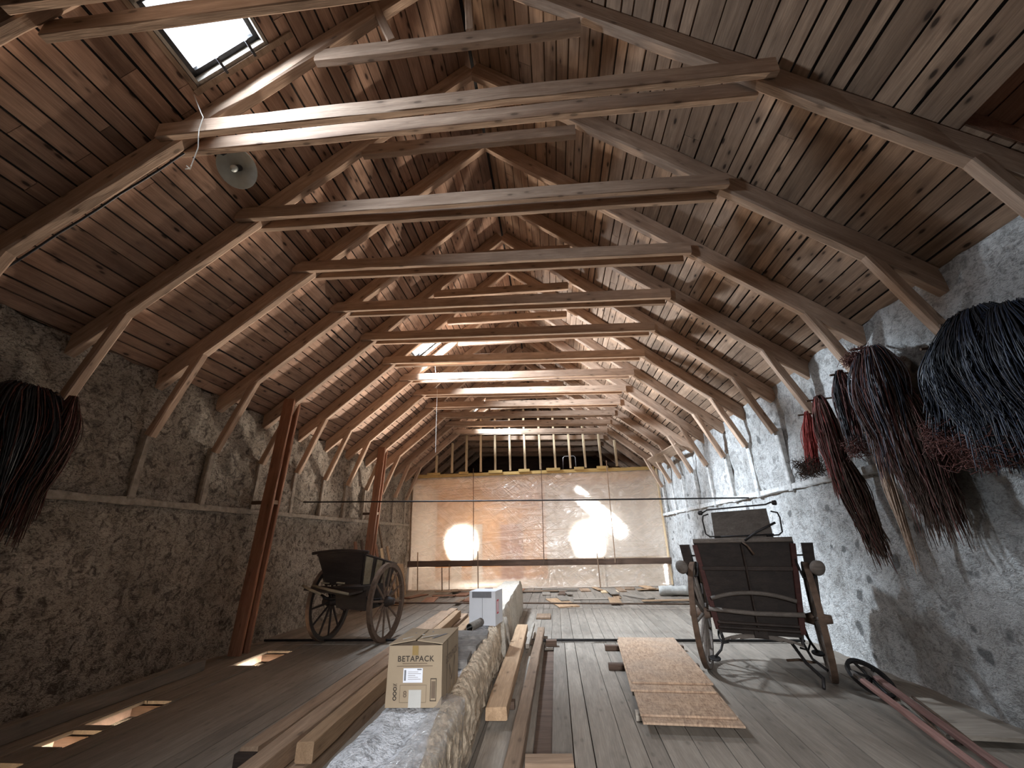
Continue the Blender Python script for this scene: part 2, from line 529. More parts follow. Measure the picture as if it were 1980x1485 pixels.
def beam(name, p0, p1, w, h, mat, parent=None, upv=(0, 0, 1), wob=.004, ch=.008, seg=None):
    """a timber as its own object, its local X along the grain"""
    L = (Vector(p1) - Vector(p0)).length
    mb = MB()
    mb.bar((0, 0, 0), (L, 0, 0), w, h, (0, 0, 1), ch, wob, seg or max(1, int(L / .35)))
    return mb.build(name, mat, parent, frame_m(p0, p1, upv))

ORD = ['', 'first', 'second', 'third', 'fourth', 'fifth', 'sixth', 'seventh', 'eighth', 'ninth', 'tenth', 'eleventh', 'twelfth',
       'thirteenth', 'fourteenth', 'fifteenth', 'sixteenth', 'seventeenth']

# ------------------------------------------------------------------ boards with holes
def board_rows(mb, v_edges, u0, u1, top, th, gap, holes, joints, rnd, shear=None, wob=.0):
    """boards run along u (local X), stacked along v (local Y). holes: (u0,u1,v0,v1)"""
    for va, vb in zip(v_edges[:-1], v_edges[1:]):
        cuts = [u0]
        u = u0 + rnd.uniform(.3, 1) * joints
        while u < u1 - .4:
            cuts.append(u); u += joints * rnd.uniform(.8, 1.2)
        cuts.append(u1)
        vm = (va + vb) / 2
        for a, b in zip(cuts[:-1], cuts[1:]):
            segs = [(a, b)]
            for (ha, hb, hva, hvb) in holes:
                if hva - 1e-6 <= vm <= hvb + 1e-6:
                    ns = []
                    for (p, q) in segs:
                        if hb <= p or ha >= q: ns.append((p, q)); continue
                        if ha > p: ns.append((p, ha))
                        if hb < q: ns.append((hb, q))
                    segs = ns
            mb.tone = rnd.random() + .001
            dz = rnd.uniform(-wob, wob)
            for p, q in segs:
                g = gap * rnd.uniform(.4, 1.5) / 2
                n = max(1, int((q - p) / 1.2))
                pts = []
                for k in range(n):
                    pa, pb = p + (q - p) * k / n, p + (q - p) * (k + 1) / n
                    if k == 0: pa += .002
                    if k == n - 1: pb -= .002
                    P8 = [(pa, va + g, top - th), (pb, va + g, top - th), (pb, vb - g, top - th), (pa, vb - g, top - th),
                          (pa, va + g, top + dz), (pb, va + g, top + dz), (pb, vb - g, top + dz), (pa, vb - g, top + dz)]
                    if shear: P8 = [(x, y + shear(x, y), z) for x, y, z in P8]
                    mb.hexa(P8)

def edges(a, b, w, rnd, var=.25, force=()):
    marks = [a] + sorted(force) + [b]
    out = [a]
    for p, q in zip(marks[:-1], marks[1:]):
        n = max(1, round((q - p) / w))
        ws = [rnd.uniform(1 - var, 1 + var) for _ in range(n)]
        t = sum(ws); acc = p
        for x in ws:
            acc += x / t * (q - p)
            out.append(acc)
    return out

# ------------------------------------------------------------------ roof boarding (the ceiling of the loft)
Y_A, Y_B = -4.0, 21.0
def slope_frame(side):
    """local X along +Y world, local Y down the slope, local Z outwards (away from the room)"""
    x = Vector((0, 1, 0))
    y = Vector((side * 1.0, 0, -SL)).normalized()
    z = x.cross(y)
    o = Vector((X0, 0, ZR + RAFT_V))
    return Matrix(((x.x, y.x, z.x, o.x), (x.y, y.y, z.y, o.y), (x.z, y.z, z.z, o.z), (0, 0, 0, 1))), z

SMAX = 4.62 * SLEN
RO = (1.55, 2.52, 3.90 * SLEN, 4.50 * SLEN)     # recess in the right slope next to the first frame
for side, nm, mat in ((-1, 'ceiling_left', 'board'), (1, 'ceiling_right', 'board_grey')):
    mw, z = slope_frame(side)
    sgn = 1 if z.z > 0 else -1
    rnd = random.Random(20 + side)
    holes, force = [], []
    if side < 0:
        for (xa, xb, ya, yb) in SKY:
            s0, s1 = (X0 - xb) * SLEN, (X0 - xa) * SLEN
            holes.append((ya, yb, s0, s1))
        force = [(X0 - SKY[0][1]) * SLEN, (X0 - SKY[0][0]) * SLEN]
        holes = [(h[0], h[1], force[0], force[1]) if k < 2 else h for k, h in enumerate(holes)]
    else:
        holes.append(RO); force = [RO[2], RO[3]]
    ve = edges(0.02, SMAX, .165, rnd, .32, force)
    mb = MB()
    # underside at local z = 0, thickness outwards
    tmp = MB()
    board_rows(tmp, ve, Y_A, Y_B, 0.0, .025, .019, holes, 3.6, rnd)
    for (x, y, zz) in tmp.v: mb.v.append((x, y, -zz * sgn))
    mb.f, mb.t, mb.m = tmp.f, tmp.t, tmp.m
    tag(mb.build(nm, mat, None, mw), kind='structure')
    # outer roof skin with the same openings
    dk = MB()
    hs = sorted(holes)
    def skin(ya, yb, sa, sb):
        if yb > ya and sb > sa: dk.box((ya, sa, min(.03 * sgn, .06 * sgn)), (yb, sb, max(.03 * sgn, .06 * sgn)))
    real = hs if side < 0 else []
    y = Y_A
    for (ha, hb, sa, sb) in real:
        skin(y, ha, 0, SMAX + .4); skin(ha, hb, 0, sa); skin(ha, hb, sb, SMAX + .4); y = hb
    if side < 0: skin(y, Y_B, 0, SMAX + .4)
    else:
        skin(Y_A, RO[0] - .1, 0, SMAX + .4); skin(RO[1] + .1, Y_B, 0, SMAX + .4)
        skin(RO[0] - .1, RO[1] + .1, 0, RO[2] - .1); skin(RO[0] - .1, RO[1] + .1, RO[3] + .1, SMAX + .4)
    tag(dk.build('roof_deck', 'felt', None, mw), kind='structure')
    if side > 0:
        # boarded recess: dark deeper boards, pale sill board at its lower edge
        rc = MB(); t2 = MB()
        board_rows(t2, edges(RO[2] - .1, RO[3] + .1, .2, rnd), RO[0] - .1, RO[1] + .1, 0, .025, .012, [], 9, rnd)
        rc.v = [(x, y, (-zz + .16) * sgn) for x, y, zz in t2.v]; rc.f, rc.t, rc.m = t2.f, t2.t, t2.m
        rc.tone = .3
        for q in ((RO[0] - .1, RO[0], RO[2] - .1, RO[3] + .1), (RO[1], RO[1] + .1, RO[2] - .1, RO[3] + .1), (RO[0], RO[1], RO[2] - .1, RO[2] - .02), (RO[0], RO[1], RO[3] + .02, RO[3] + .1)):
            rc.box((q[0], q[2], min(.03 * sgn, .17 * sgn)), (q[1], q[3], max(.03 * sgn, .17 * sgn)))
        rc.box((RO[0] - .1, RO[2] - .1, min(.19 * sgn, .22 * sgn)), (RO[1] + .1, RO[3] + .1, max(.19 * sgn, .22 * sgn)))
        hatch = rc.build('trim_3', 'redwood', None, mw); tag(hatch, kind='structure')
        sl = MB(); sl.box((RO[0], RO[3] - .16, min(.01 * sgn, .07 * sgn)), (RO[1] - .06, RO[3] - .03, max(.01 * sgn, .07 * sgn)))
        tag(sl.build('trim_4', 'grey_timber', None, mw), kind='structure')

rg = MB(); rg.hexa([V(X0 - .25, Y_A, ZR + RAFT_V - .13), V(X0 + .25, Y_A, ZR + RAFT_V - .13), V(X0 + .25, Y_B, ZR + RAFT_V - .13), V(X0 - .25, Y_B, ZR + RAFT_V - .13), V(X0 - .02, Y_A, ZR + RAFT_V + .09), V(X0 + .02, Y_A, ZR + RAFT_V + .09), V(X0 + .02, Y_B, ZR + RAFT_V + .09), V(X0 - .02, Y_B, ZR + RAFT_V + .09)])
rg.v = [(x, y, z + .145) for x, y, z in rg.v]
tag(rg.build('roof_ridge', 'felt'), kind='structure')

# ------------------------------------------------------------------ roof windows
mwL, zL = slope_frame(-1)
sg = 1 if zL.z > 0 else -1
for k, (xa, xb, ya, yb) in enumerate(SKY, 1):
    s0, s1 = (X0 - xb) * SLEN, (X0 - xa) * SLEN
    if k == 2: s0, s1 = (X0 - SKY[0][1]) * SLEN, (X0 - SKY[0][0]) * SLEN
    def B(mb, a, b, c, d, z0, z1): mb.box((a, c, min(z0 * sg, z1 * sg)), (b, d, max(z0 * sg, z1 * sg)))
    fr = MB()
    t = .03
    B(fr, ya - .001, ya + t, s0, s1, -.01, .15); B(fr, yb - t, yb + .001, s0, s1, -.01, .15)
    B(fr, ya, yb, s0 - .001, s0 + t, -.01, .15); B(fr, ya, yb, s1 - t, s1 + .001, -.01, .15)
    w = tag(fr.build('window_%d' % k, 'grey_timber', None, mwL), kind='structure')
    sa = MB()
    B(sa, ya + t, ya + t + .045, s0 + t, s1 - t, .07, .12); B(sa, yb - t - .045, yb - t, s0 + t, s1 - t, .07, .12)
    B(sa, ya + t, yb - t, s0 + t, s0 + t + .045, .07, .12); B(sa, ya + t, yb - t, s1 - t - .045, s1 - t, .07, .12)
    sa.build('sash', 'iron', w, mwL)
    pn = MB(); B(pn, ya + t + .03, yb - t - .03, s0 + t + .03, s1 - t - .03, .09, .096)
    pn.build('pane', 'glass', w, mwL)
    if k == 1:
        sb = MB()
        B(sb, yb, yb + .05, s0 - .25, s1 + .06, -.028, -.002)
        B(sb, ya - .1, yb + .05, s1 + .01, s1 + .05, -.022, -.002)
        sb.build('casing', 'timber', w, mwL)
        for q in (.22, .62):
            cl = MB(); B(cl, yb - .12, yb + .02, s0 + (s1 - s0) * q - .012, s0 + (s1 - s0) * q + .012, -.04, -.025)
            cl.build('iron_stay', 'iron', w, mwL)

# ------------------------------------------------------------------ roof frames
COLLAR = {  # measured ends of the lower collar: (left x, left z, right x, right z)
    1: (-3.48, 5.20, 2.00, 5.12), 2: (-3.52, 5.25, 2.00, 5.07), 3: (-3.50, 5.28, 1.96, 5.05), 0: (-3.48, 5.06, 2.00, 4.99)}
def rz(x): return ZR - SL * abs(x - X0)
def roof_frame(i, full=True):
    y = FY(i)
    if i == 0: lab = 'old timber roof frame directly overhead, mostly above the picture, left part near the skylight'
    else: lab = '%s old timber roof frame from the viewer, with pegged collars' % ORD[i]
    if i == 1: lab = 'nearest whole timber roof frame, its paired collar brightly lit by the skylight'
    if i == 12: lab = 'twelfth timber roof frame, last one before the stud partition'
    if i > 12: lab = '%s timber roof frame, in the dark loft behind the partition studs' % ORD[i]
    t = empty('roof_frame', (X0, y, 2.1), lab, 'roof frame', 'roof frames along the loft')
    rnd = random.Random(100 + i)
    cosA = math.cos(ANG)
    for side in (-1, 1):
        xe = X0 + side * 4.52
        c0 = V(X0 + side * .03, y, ZR + RAFT_V / 2 - .03 * SL); c1 = V(xe, y, rz(xe) + RAFT_V / 2)
        beam('rafter', c0, c1, .108 + rnd.uniform(-.01, .01), RAFT_V * cosA - .002, 'beam', t, (0, 0, 1), .006, .016)
    L = COLLAR.get(i, (-3.50, 5.27, 1.97, 5.06))
    jz = rnd.uniform(-.015, .015)
    for dy in (-.092, .092):
        beam('collar_beam', (L[0] + rnd.uniform(-.03, .03) + (.04 if dy > 0 else -.03), y + dy, L[1] + jz), (L[2] + rnd.uniform(-.03, .03) + (-.04 if dy > 0 else .03), y + dy, L[3] + jz), .062, .165, 'beam', t, (0, 0, 1), .004, .006)
    beam('upper_collar', (X0 - 1.37, y + .004, 6.16), (X0 + 1.27, y + .004, 6.12), .09, .16, 'beam', t, (0, 0, 1), .006, .012)
    if full:
        for side in (-1, 1):
            kx, kz = X0 + side * 4.06, rz(X0 + side * 4.06) + .02
            wx = (LW + .03) if side < 0 else (RW - .03)
            wz = 2.92 if side < 0 else 3.06
            beam('knee_brace', (kx - side * .12, y, kz + .14), (wx - side * .02, y, wz), .105, .10, 'beam', t, (side, 0, .4), .005, .014)
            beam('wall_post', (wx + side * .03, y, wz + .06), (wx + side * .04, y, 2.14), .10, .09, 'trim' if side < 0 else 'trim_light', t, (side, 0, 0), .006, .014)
    if i == 1:
        for (xa, za, xb, zb_) in ((-1.61, 6.96, -1.325, 6.20), (-.58, 7.08, -.545, 6.20)):
            beam('strut', (xa, y - .03, za), (xb, y - .03, zb_), .085, .07, 'beam', t, (0, 1, 0))
    return t
for i in range(0, 13): roof_frame(i)
for i in range(13, 17): roof_frame(i, False)

# ------------------------------------------------------------------ walls
def rough_wall(name, mat, x, side, y0, y1, z0, ztop, amp, step=.07, seed=0, bulge=.0):
    ny, nz = int((y1 - y0) / step), int((ztop - z0) / step)
    vs, fs = [], []
    for j in range(nz + 1):
        for i in range(ny + 1):
            yy = y0 + (y1 - y0) * i / ny; zt = z0 + (ztop - z0) * j / nz
            p = Vector((seed, yy, zt))
            d = mnoise.fractal(p * .8, 1.0, 2.0, 4) * amp * 1.2 + mnoise.fractal(p * 4.2, 1.0, 2.0, 3) * amp * .55
            d += bulge * math.sin(math.pi * min(1, max(0, (zt - z0) / (ztop - z0))))
            if j == 0: d = amp
            vs.append((x - side * d + side * amp * .6, yy, zt + (mnoise.noise(Vector((seed, yy * 3, 1))) * .05 if j == nz else 0)))
    for j in range(nz):
        for i in range(ny):
            a = j * (ny + 1) + i
            q = (a, a + 1, a + ny + 2, a + ny + 1)
            fs.append(q if side > 0 else tuple(reversed(q)))
    b = len(vs)
    # back of the wall, so that it has thickness
    xo = x + side * .45
    vs += [(xo, y0, z0), (xo, y1, z0), (xo, y1, ztop), (xo, y0, ztop)]
    c = (0, ny, nz * (ny + 1) + ny, nz * (ny + 1))
    fs += [(b, b + 3, b + 2, b + 1)]
    top = [nz * (ny + 1) + i for i in range(ny + 1)]
    fs += [tuple(top) + (b + 2, b + 3)]
    fs += [(c[0], b, b + 1, c[1])]
    fs += [tuple([j * (ny + 1) for j in range(nz + 1)]) + (b + 3, b), tuple([j * (ny + 1) + ny for j in range(nz, -1, -1)]) + (b + 1, b + 2)]
    mb = MB(); mb.add(vs, fs)
    return tag(mb.build(name, mat, None, None, True), kind='structure')
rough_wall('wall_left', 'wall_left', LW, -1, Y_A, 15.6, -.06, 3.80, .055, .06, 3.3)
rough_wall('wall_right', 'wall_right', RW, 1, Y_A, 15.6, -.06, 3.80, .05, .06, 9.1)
# gable behind the viewer, its opening added for the front fill lamp
g = MB()
g.box((LW - .45, Y_A - .3, -.1), (.1, Y_A, 8.2)); g.box((1.1, Y_A - .3, -.1), (RW + .45, Y_A, 8.2)); g.box((.1, Y_A - .3, -.1), (1.1, Y_A, 2.3)); g.box((.1, Y_A - .3, 3.3), (1.1, Y_A, 8.2))
tag(g.build('wall_back', 'wall_left'), kind='structure')
g = MB(); g.box((LW - .45, Y_B, -.1), (RW + .45, Y_B + .3, 8.2)); tag(g.build('wall_front', 'dark_timber'), kind='structure')
# ledger boards let into the plaster
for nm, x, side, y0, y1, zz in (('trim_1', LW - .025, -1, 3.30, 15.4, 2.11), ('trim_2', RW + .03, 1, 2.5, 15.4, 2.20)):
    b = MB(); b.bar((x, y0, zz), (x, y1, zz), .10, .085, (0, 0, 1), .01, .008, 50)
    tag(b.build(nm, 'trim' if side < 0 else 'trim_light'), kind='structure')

# ------------------------------------------------------------------ floor
rndf = random.Random(5)
HOLES = [(-4.62, -4.21, 6.40, 7.20), (-4.58, -4.25, 4.42, 5.05), (-4.54, -4.24, 3.98, 4.30), (-4.50, -4.27, 3.38, 3.70)]
fl = MB(); tmp = MB()
rows = [(Y_A, 7.62, .235), (7.635, 11.03, .19), (11.04, 15.5, .19)]
xf = sorted(set([h for q in HOLES[:1] for h in q[:2]] + [-.27, -.13]))
for k, (ya, yb, w) in enumerate(rows):
    t3 = MB()
    hs = []
    if k == 0:
        hs = [(q[2], q[3], q[0], q[1]) for q in HOLES] + [(3.85, 7.3, -.27, -.13)]
    xe = edges(LW - .1, RW + .1, w, rndf, .3, [-4.62, -4.58, -4.54, -4.25, -4.21, -.27, -.13] if k == 0 else [])
    def sh(x, y, k=k, ya=ya, yb=yb):
        f = max(0.0, min(1.0, (y - .3) / 2.4)) * max(0.0, min(1, (3.8 - y) / .6))
        return -(yb - x) * .10 * f if k == 0 else (-(yb - x) * .05 * f if k == 1 else 0)
    board_rows(t3, xe, ya, yb, 0, .03, .008, hs, 20 if k < 2 else 2.4, rndf, sh, .004 if k else .003)
    # boards are laid with u = world Y, v = world X
    fl.add([(p[1], p[0], p[2]) for p in t3.v], [tuple(reversed(f)) for f in t3.f])
    fl.t[-len(t3.t):] = t3.t
mwf = Matrix(((0, 1, 0, 0), (1, 0, 0, 0), (0, 0, -1, 0), (0, 0, 0, 1)))   # local X along world Y for the grain
inv = mwf.inverted()
fl.v = [tuple(inv @ Vector(p)) for p in fl.v]
tag(fl.build('floor', 'floor', None, mwf), kind='structure')
sub = MB()
def subbox(a, b, c, d): sub.box((a, c, -.14), (b, d, -.045))
subbox(LW - .4, -4.70, Y_A, 15.6); subbox(-4.15, RW + .4, Y_A, 15.6)
ys = [Y_A, 3.38, 3.70, 3.98, 4.30, 4.42, 5.05, 6.40, 7.20, 15.6]
for a, b in zip(ys[0::2], ys[1::2]): subbox(-4.70, -4.15, a, b)
tag(sub.build('floor_2', 'dark_timber'), kind='structure')
# rubble reveal under the floor openings
rv = MB(); vs, fs = [], []
nx, ny = 18, 60
for j in range(ny + 1):
    for i in range(nx + 1):
        x = -4.95 + 1.0 * i / nx; y = 3.0 + 4.6 * j / ny
        vs.append((x, y, -.20 - .42 * (i / nx) + mnoise.fractal(Vector((x * 5, y * 5, 0)), 1, 2, 4) * .05))
for j in range(ny):
    for i in range(nx):
        a = j * (nx + 1) + i
        fs.append((a, a + 1, a + nx + 2, a + nx + 1))
rv.add(vs, fs)
tag(rv.build('wall_below', 'stone', None, None, True), kind='structure')
g = MB(); g.box((-5.4, 2.6, -1.5), (-3.3, 7.9, -1.4)); g.box((-3.4, 2.6, -1.4), (-3.3, 7.9, -.14)); g.box((-5.4, 2.5, -1.5), (-3.3, 2.6, -.14)); g.box((-5.4, 7.9, -1.5), (-3.3, 8.0, -.14)); g.box((-5.4, 2.6, -1.4), (-5.3, 7.9, -.14))
tag(g.build('wall_cellar', 'stone'), kind='structure')

# ------------------------------------------------------------------ partition, plastic sheets and the rooms beyond
YP = 15.30
plate = tag(beam('top_plate', (-5.08, YP, 3.82), (3.60, YP, 3.79), .09, .11, 'yellow'), 'long yellow timber plate along the top of the plastic sheet', 'beam')
xs_ = [(-4.27, 4.66), (-3.68, 5.02), (-3.14, 5.4), (-2.60, 5.9), (-2.06, 6.2), (-1.51, 6.2), (-.96, 6.2), (-.40, 6.2), (.14, 6.2), (.68, 6.1), (1.22, 5.7), (1.78, 5.25), (2.33, 4.85), (3.40, 4.2)]
names = ['shortest at the left eave', 'second from the left eave', 'third from the left eave', 'fourth from the left eave', 'fifth from the left eave', 'sixth from the left eave',
         'just left of the ridge line', 'just right of the ridge line', 'seventh from the right eave', 'sixth from the right eave', 'fifth from the right eave, beside the tube frame', 'fourth from the right eave', 'third from the right eave', 'shortest at the right eave']
for (x, zt), nm in zip(xs_, names):
    zt = min(zt, zb(x) - .05)
    tag(beam('partition_stud', (x, YP, 3.90), (x, YP, zt), .075, .09, 'timber_new', None, (0, 1, 0), .003), 'pale upright stud in the dark gable, %s' % nm, "stud", 'pale studs above the plastic sheet')
rnd = random.Random(4)
offs = [(-4.6, .5), (-3.4, .35), (-2.3, .5), (-1.2, .4), (-.2, .5), (.8, .35), (1.6, .4)]
wd = ['leftmost', 'second from the left', 'third from the left', 'fourth from the left', 'above the middle rod', 'below the steel tube frame', 'rightmost']
for (x, l), nm in zip(offs, wd):
    tag(beam('timber_offcut', (x, YP - .075, 3.875), (x + l, YP - .075, 3.87), .05, .10, 'yellow'), 'short yellow board fixed along the partition plate, %s' % nm, 'board', 'offcuts on the top plate')
rail = tag(beam('partition_rail', (-5.14, YP - .06, .84), (3.72, YP - .06, .76), .12, .19, 'dark_timber', None, (0, 0, 1), .008), 'dark brown beam running across below the upper plastic sheet', 'beam')

def sheet(name, x0, x1, z0, z1, y, pulls, label, seed, amp):
    nx, nz = 150, max(16, int(150 * (z1 - z0) / (x1 - x0)))
    vs, fs = [], []
    for j in range(nz + 1):
        for i in range(nx + 1):
            u, v = i / nx, j / nz
            x = x0 + (x1 - x0) * u; z = z0 + (z1 - z0) * v
            e = min(1, 6 * min(u, 1 - u), 4 * min(v, 1 - v) + .25)
            d = mnoise.fractal(Vector((x * .9, z * 2.2, seed)), 1, 2, 3) * amp
            for (px, pz, rr, st, nf) in pulls:
                dx, dz = x - px, z - pz
                r = math.hypot(dx, dz)
                a = math.atan2(dz, dx)
                d += st * math.sin(a * nf + mnoise.noise(Vector((a * 2, r, seed))) * 2) * math.exp(-(r / rr) ** 2) * min(1, r * 4)
            d += .012 * math.exp(-((z - (z0 + (z1 - z0) * (.56 + .05 * math.sin(x * .6)))) / .03) ** 2)
            vs.append((x, y + d * e, z))
    for j in range(nz):
        for i in range(nx):
            a = j * (nx + 1) + i
            fs.append((a, a + 1, a + nx + 2, a + nx + 1))
    mb = MB(); mb.add(vs, fs)
    return tag(mb.build(name, 'film', None, None, True), label, 'plastic sheet')
sheet('plastic_sheet', -5.12, 3.70, .90, 3.76, YP + .065, [(2.0, 2.1, .9, .016, 11), (-.3, 3.8, 1.2, .016, 9), (-5, 3.7, 1.2, .016, 7), (1.3, .9, .6, .014, 18), (3.6, 1.0, 1.3, .02, 9)],
      'large wrinkled clear plastic sheet stretched across the gable, bright patch on its right half', 1.7, .010)
sheet('plastic_sheet', -5.0, 3.70, .03, .70, YP + .05, [(-.2, .7, .8, .03, 12), (1.6, .7, .9, .035, 10), (2.9, .7, .9, .03, 12)],
      'low strip of clear plastic sheet between the dark beam and the floor', 5.2, .03)
bat = [(-2.85, 4.02, -2.82, .73, .022, 'rust', 'tall thin rod on the left half of the plastic sheet', 'rod'),
       (-.37, 4.10, -.44, .73, .024, 'rust', 'tall thin rod down the middle of the plastic sheet', 'rod'),
       (1.95, 4.10, 1.90, .74, .030, 'timber', 'tall wooden lath on the right half of the plastic sheet', 'lath'),
       (-4.78, 1.21, -4.72, .0, .03, 'timber', 'short stake at the left end of the low plastic strip', 'stake'),
       (-3.91, .72, -3.88, .0, .03, 'rust', 'shortest dark stake, standing near the far end of left cart', 'stake'),
       (-3.66, .82, -3.64, .0, .022, 'timber', 'thin pale stake close beside the shortest dark stake', 'stake'),
       (-2.68, 1.20, -2.66, .0, .03, 'timber', 'stake in front of the low plastic strip, just below the left tall rod', 'stake'),
       (1.33, 1.12, 1.35, .0, .032, 'timber', 'stake in front of the low plastic strip on the right half', 'stake')]
for (xa, za, xb, zb_, w, mt, lab, cat) in bat:
    tag(beam('lath' if w > .029 else 'thin_rod', (xb, YP - .16, zb_), (xa, YP - .16, za), w, w, mt, None, (0, 1, 0), .001, .004), lab, cat, 'uprights in front of the plastic')
# side battens holding the sheet
tag(beam('edge_batten', (-5.10, YP - .02, .9), (-5.16, YP - .02, 3.75), .05, .05, 'timber', None, (0, 1, 0)), 'upright batten along the left edge of the plastic sheet', 'batten')
tag(beam('edge_batten', (3.66, YP - .02, .05), (3.66, YP - .02, 3.78), .06, .05, 'timber_new', None, (0, 1, 0)), 'upright batten along the right edge of the plastic sheet', 'batten')
# room beyond
g = MB(); g.box((LW - .3, 15.5, -.1), (RW + .3, Y_B, 0)); tag(g.build('floor_3', 'room_white'), kind='structure')
g = MB(); g.box((LW - .45, 15.55, -.1), (LW, Y_B, 3.8)); tag(g.build('wall_left_room', 'room_white'), kind='structure')
g = MB(); g.box((RW, 15.55, -.1), (RW + .45, Y_B, 3.8)); tag(g.build('wall_right_room', 'room_white'), kind='structure')
g = MB(); g.box((LW, 19.0, 0), (-.4, 19.1, 3.7)); tag(g.build('wall_end_room', 'room_orange'), kind='structure')
g = MB(); g.box((-.4, 19.0, 0), (RW, 19.1, 3.7)); tag(g.build('wall_end_room', 'room_white'), kind='structure')
g = MB(); g.box((LW, YP + .12, 3.70), (RW, 19.1, 3.78)); tag(g.build('ceiling_room', 'room_wall'), kind='structure')
g = MB(); g.box((LW, YP + .12, 3.79), (RW, Y_B, 3.82)); tag(g.build('floor_4', 'felt'), kind='structure')  # dark layer added over the room ceiling to keep the loft black
g = MB(); g.box((-2.35, 18.93, 0), (-1.45, 18.99, 2.15)); tag(g.build('door_1', 'room_red'), kind='structure')
for k, x in enumerate((-4.5, -3.6)):
    g = MB(); g.box((x, 18.93, .0), (x + .45, 18.99, 2.2)); tag(g.build('trim_%d' % (5 + k), 'room_white'), kind='structure')

wl = empty('work_lamp', (1.62, 15.62, 0), 'lit work lamp glowing right behind the clear plastic, right half', 'lamp')
q = MB(); q.tube([(1.62, 15.62, 0), (1.62, 15.62, 1.98)], .018, 8); q.build('stand', 'iron', wl)
q = MB(); q.lathe([(-.05, .02), (-.02, .06), (.06, .075)], (1.62, 15.64, 2.05), (0, -1, 0), 20); q.build('reflector', 'steel', wl, None, True)
q = MB(); q.lathe([(0, .07), (.01, .066)], (1.62, 15.575, 2.05), (0, -1, 0), 20); q.build('lens', 'lamp_face', wl)
pl = bpy.data.lights.new('work_lamp_bulb', 'POINT'); pl.energy = 26; pl.color = (1, .95, .88); pl.shadow_soft_size = .05
po = bpy.data.objects.new('work_lamp_bulb', pl); COL.objects.link(po); po.location = (1.62, 15.52, 2.05)

# steel tube frame standing in the loft behind the studs
sf = MB(); sf.tube([(.42, 15.75, 3.83), (.44, 15.75, 4.36), (.50, 15.75, 4.42), (.84, 15.75, 4.42), (.90, 15.75, 4.36), (.90, 15.75, 3.83)], .014, 8)
tag(sf.build('tube_frame', 'steel', None, None, True), 'small bent bright steel tube frame standing behind the pale studs', 'frame')

# ------------------------------------------------------------------ posts, rods, loose members of the loft
def double_post(x, y, ztop, label, spacer_z):
    t = empty('support_post', (x, y, 0), label, 'post', 'double posts along the left wall')
    xt = x + .20
    for k, dy in enumerate((-.086, .086)):
        beam('plank', (x, y + dy, 0), (xt, y + dy, ztop + (.04 if k == 0 else .0)), .20, .055, 'redwood', t, (0, 1, 0))
    for zz in spacer_z:
        xm = x + .2 * zz / ztop
        beam('spacer', (xm + .05, y - .056, zz), (xm + .05, y + .056, zz), .08, .07, 'timber', t)
        beam('wall_stay', (LW + .02, y - .02, zz), (xm - .06, y - .02, zz), .05, .06, 'dark_timber', t)
    return t
double_post(-4.95, FY(5), 4.05, 'near double plank post rising from the floor to a rafter, left wall', (2.25,))
double_post(-4.95, FY(9), 4.05, 'far double plank post rising behind the left cart', (2.3,))
rod = MB(); rod.tube([(LW + .02, 8.5, 2.385), (-2.5, 8.5, 2.31), (.5, 8.5, 2.235), (RW - .02, 8.5, 2.165)], .014, 8)
tag(rod.build('tie_rod', 'iron', None, None, True), 'long thin iron tie rod spanning from wall to wall above head height', 'tie rod')
rod = MB(); rod.tube([(LW + .1, 7.80, .03), (-1.5, 7.72, .03), (RW - .1, 7.5, .03)], .02, 8)
tag(rod.build('floor_rod', 'iron', None, None, True), 'dark iron rod across the floor, passing under the far end of the strand board', 'rod')
rod = MB(); rod.tube([(LW + .1, 11.55, .115), (-1.5, 11.22, .115), (RW - .1, 10.5, .115)], .018, 8)
tag(rod.build('floor_rod', 'rust', None, None, True), 'rusty rod across the floor near the scattered boards', 'rod')
tag(beam('loose_plank', (3.40, 11.2, 3.72), (3.22, 13.9, 3.78), .30, .045, 'timber', None, (.6, 0, .8)), 'loose pale plank wedged under the rafters high on the right', 'plank')
tag(beam('leaning_pole', (-4.98, 13.3, .05), (-5.10, 11.8, 2.9), .045, .045, 'timber', None, (1, 0, 0)), 'thin pole leaning against the left wall behind the cart', 'pole')
lb = [(-4.75, 10.9, -5.02, 10.75, 1.60, .14, 'redwood', 'reddish board leaning on the left wall, nearest of the row'),
      (-4.75, 11.25, -5.02, 11.1, 1.64, .10, 'dark_timber', 'dark narrow board leaning second in the row by left wall'),
      (-4.75, 11.95, -5.02, 11.78, 1.60, .12, 'grey_timber', 'greyish board leaning third in the row by left wall'),
      (-4.75, 12.25, -5.02, 12.05, 1.50, .15, 'redwood', 'brown board leaning fourth in the row by left wall'),
      (-4.75, 12.65, -5.02, 12.45, 1.40, .18, 'timber_new', 'palest wide board leaning in the row by left wall'),
      (-4.75, 13.2, -5.02, 12.9, 1.45, .16, 'timber_pale', 'pale board leaning last in the row by left wall')]
for (xa, ya, xb, yb, z, w, mt, lab) in lb:
    tag(beam('leaning_board', (xa, ya, .02), (xb, yb, z), w, .03, mt, None, (1, 0, .2)), lab, 'board', 'boards leaning behind the left cart')
sq = MB(); sq.hexa([V(-4.85, 13.6, .0), V(-4.82, 14.2, .0), V(-4.79, 14.2, .0), V(-4.82, 13.6, 0), V(-5.0, 13.6, .95), V(-4.97, 14.2, .9), V(-4.94, 14.2, .9), V(-4.97, 13.6, .95)])
tag(sq.build('panel_offcut', 'timber_pale'), 'square pale panel leaning at the far left corner', 'panel')
tag(beam('wall_timber', (-4.90, 2.6, .07), (-4.88, 6.15, .07), .14, .13, 'grey_timber', None, (0, 0, 1), .006), 'long timber lying along the foot of the left wall', 'timber')

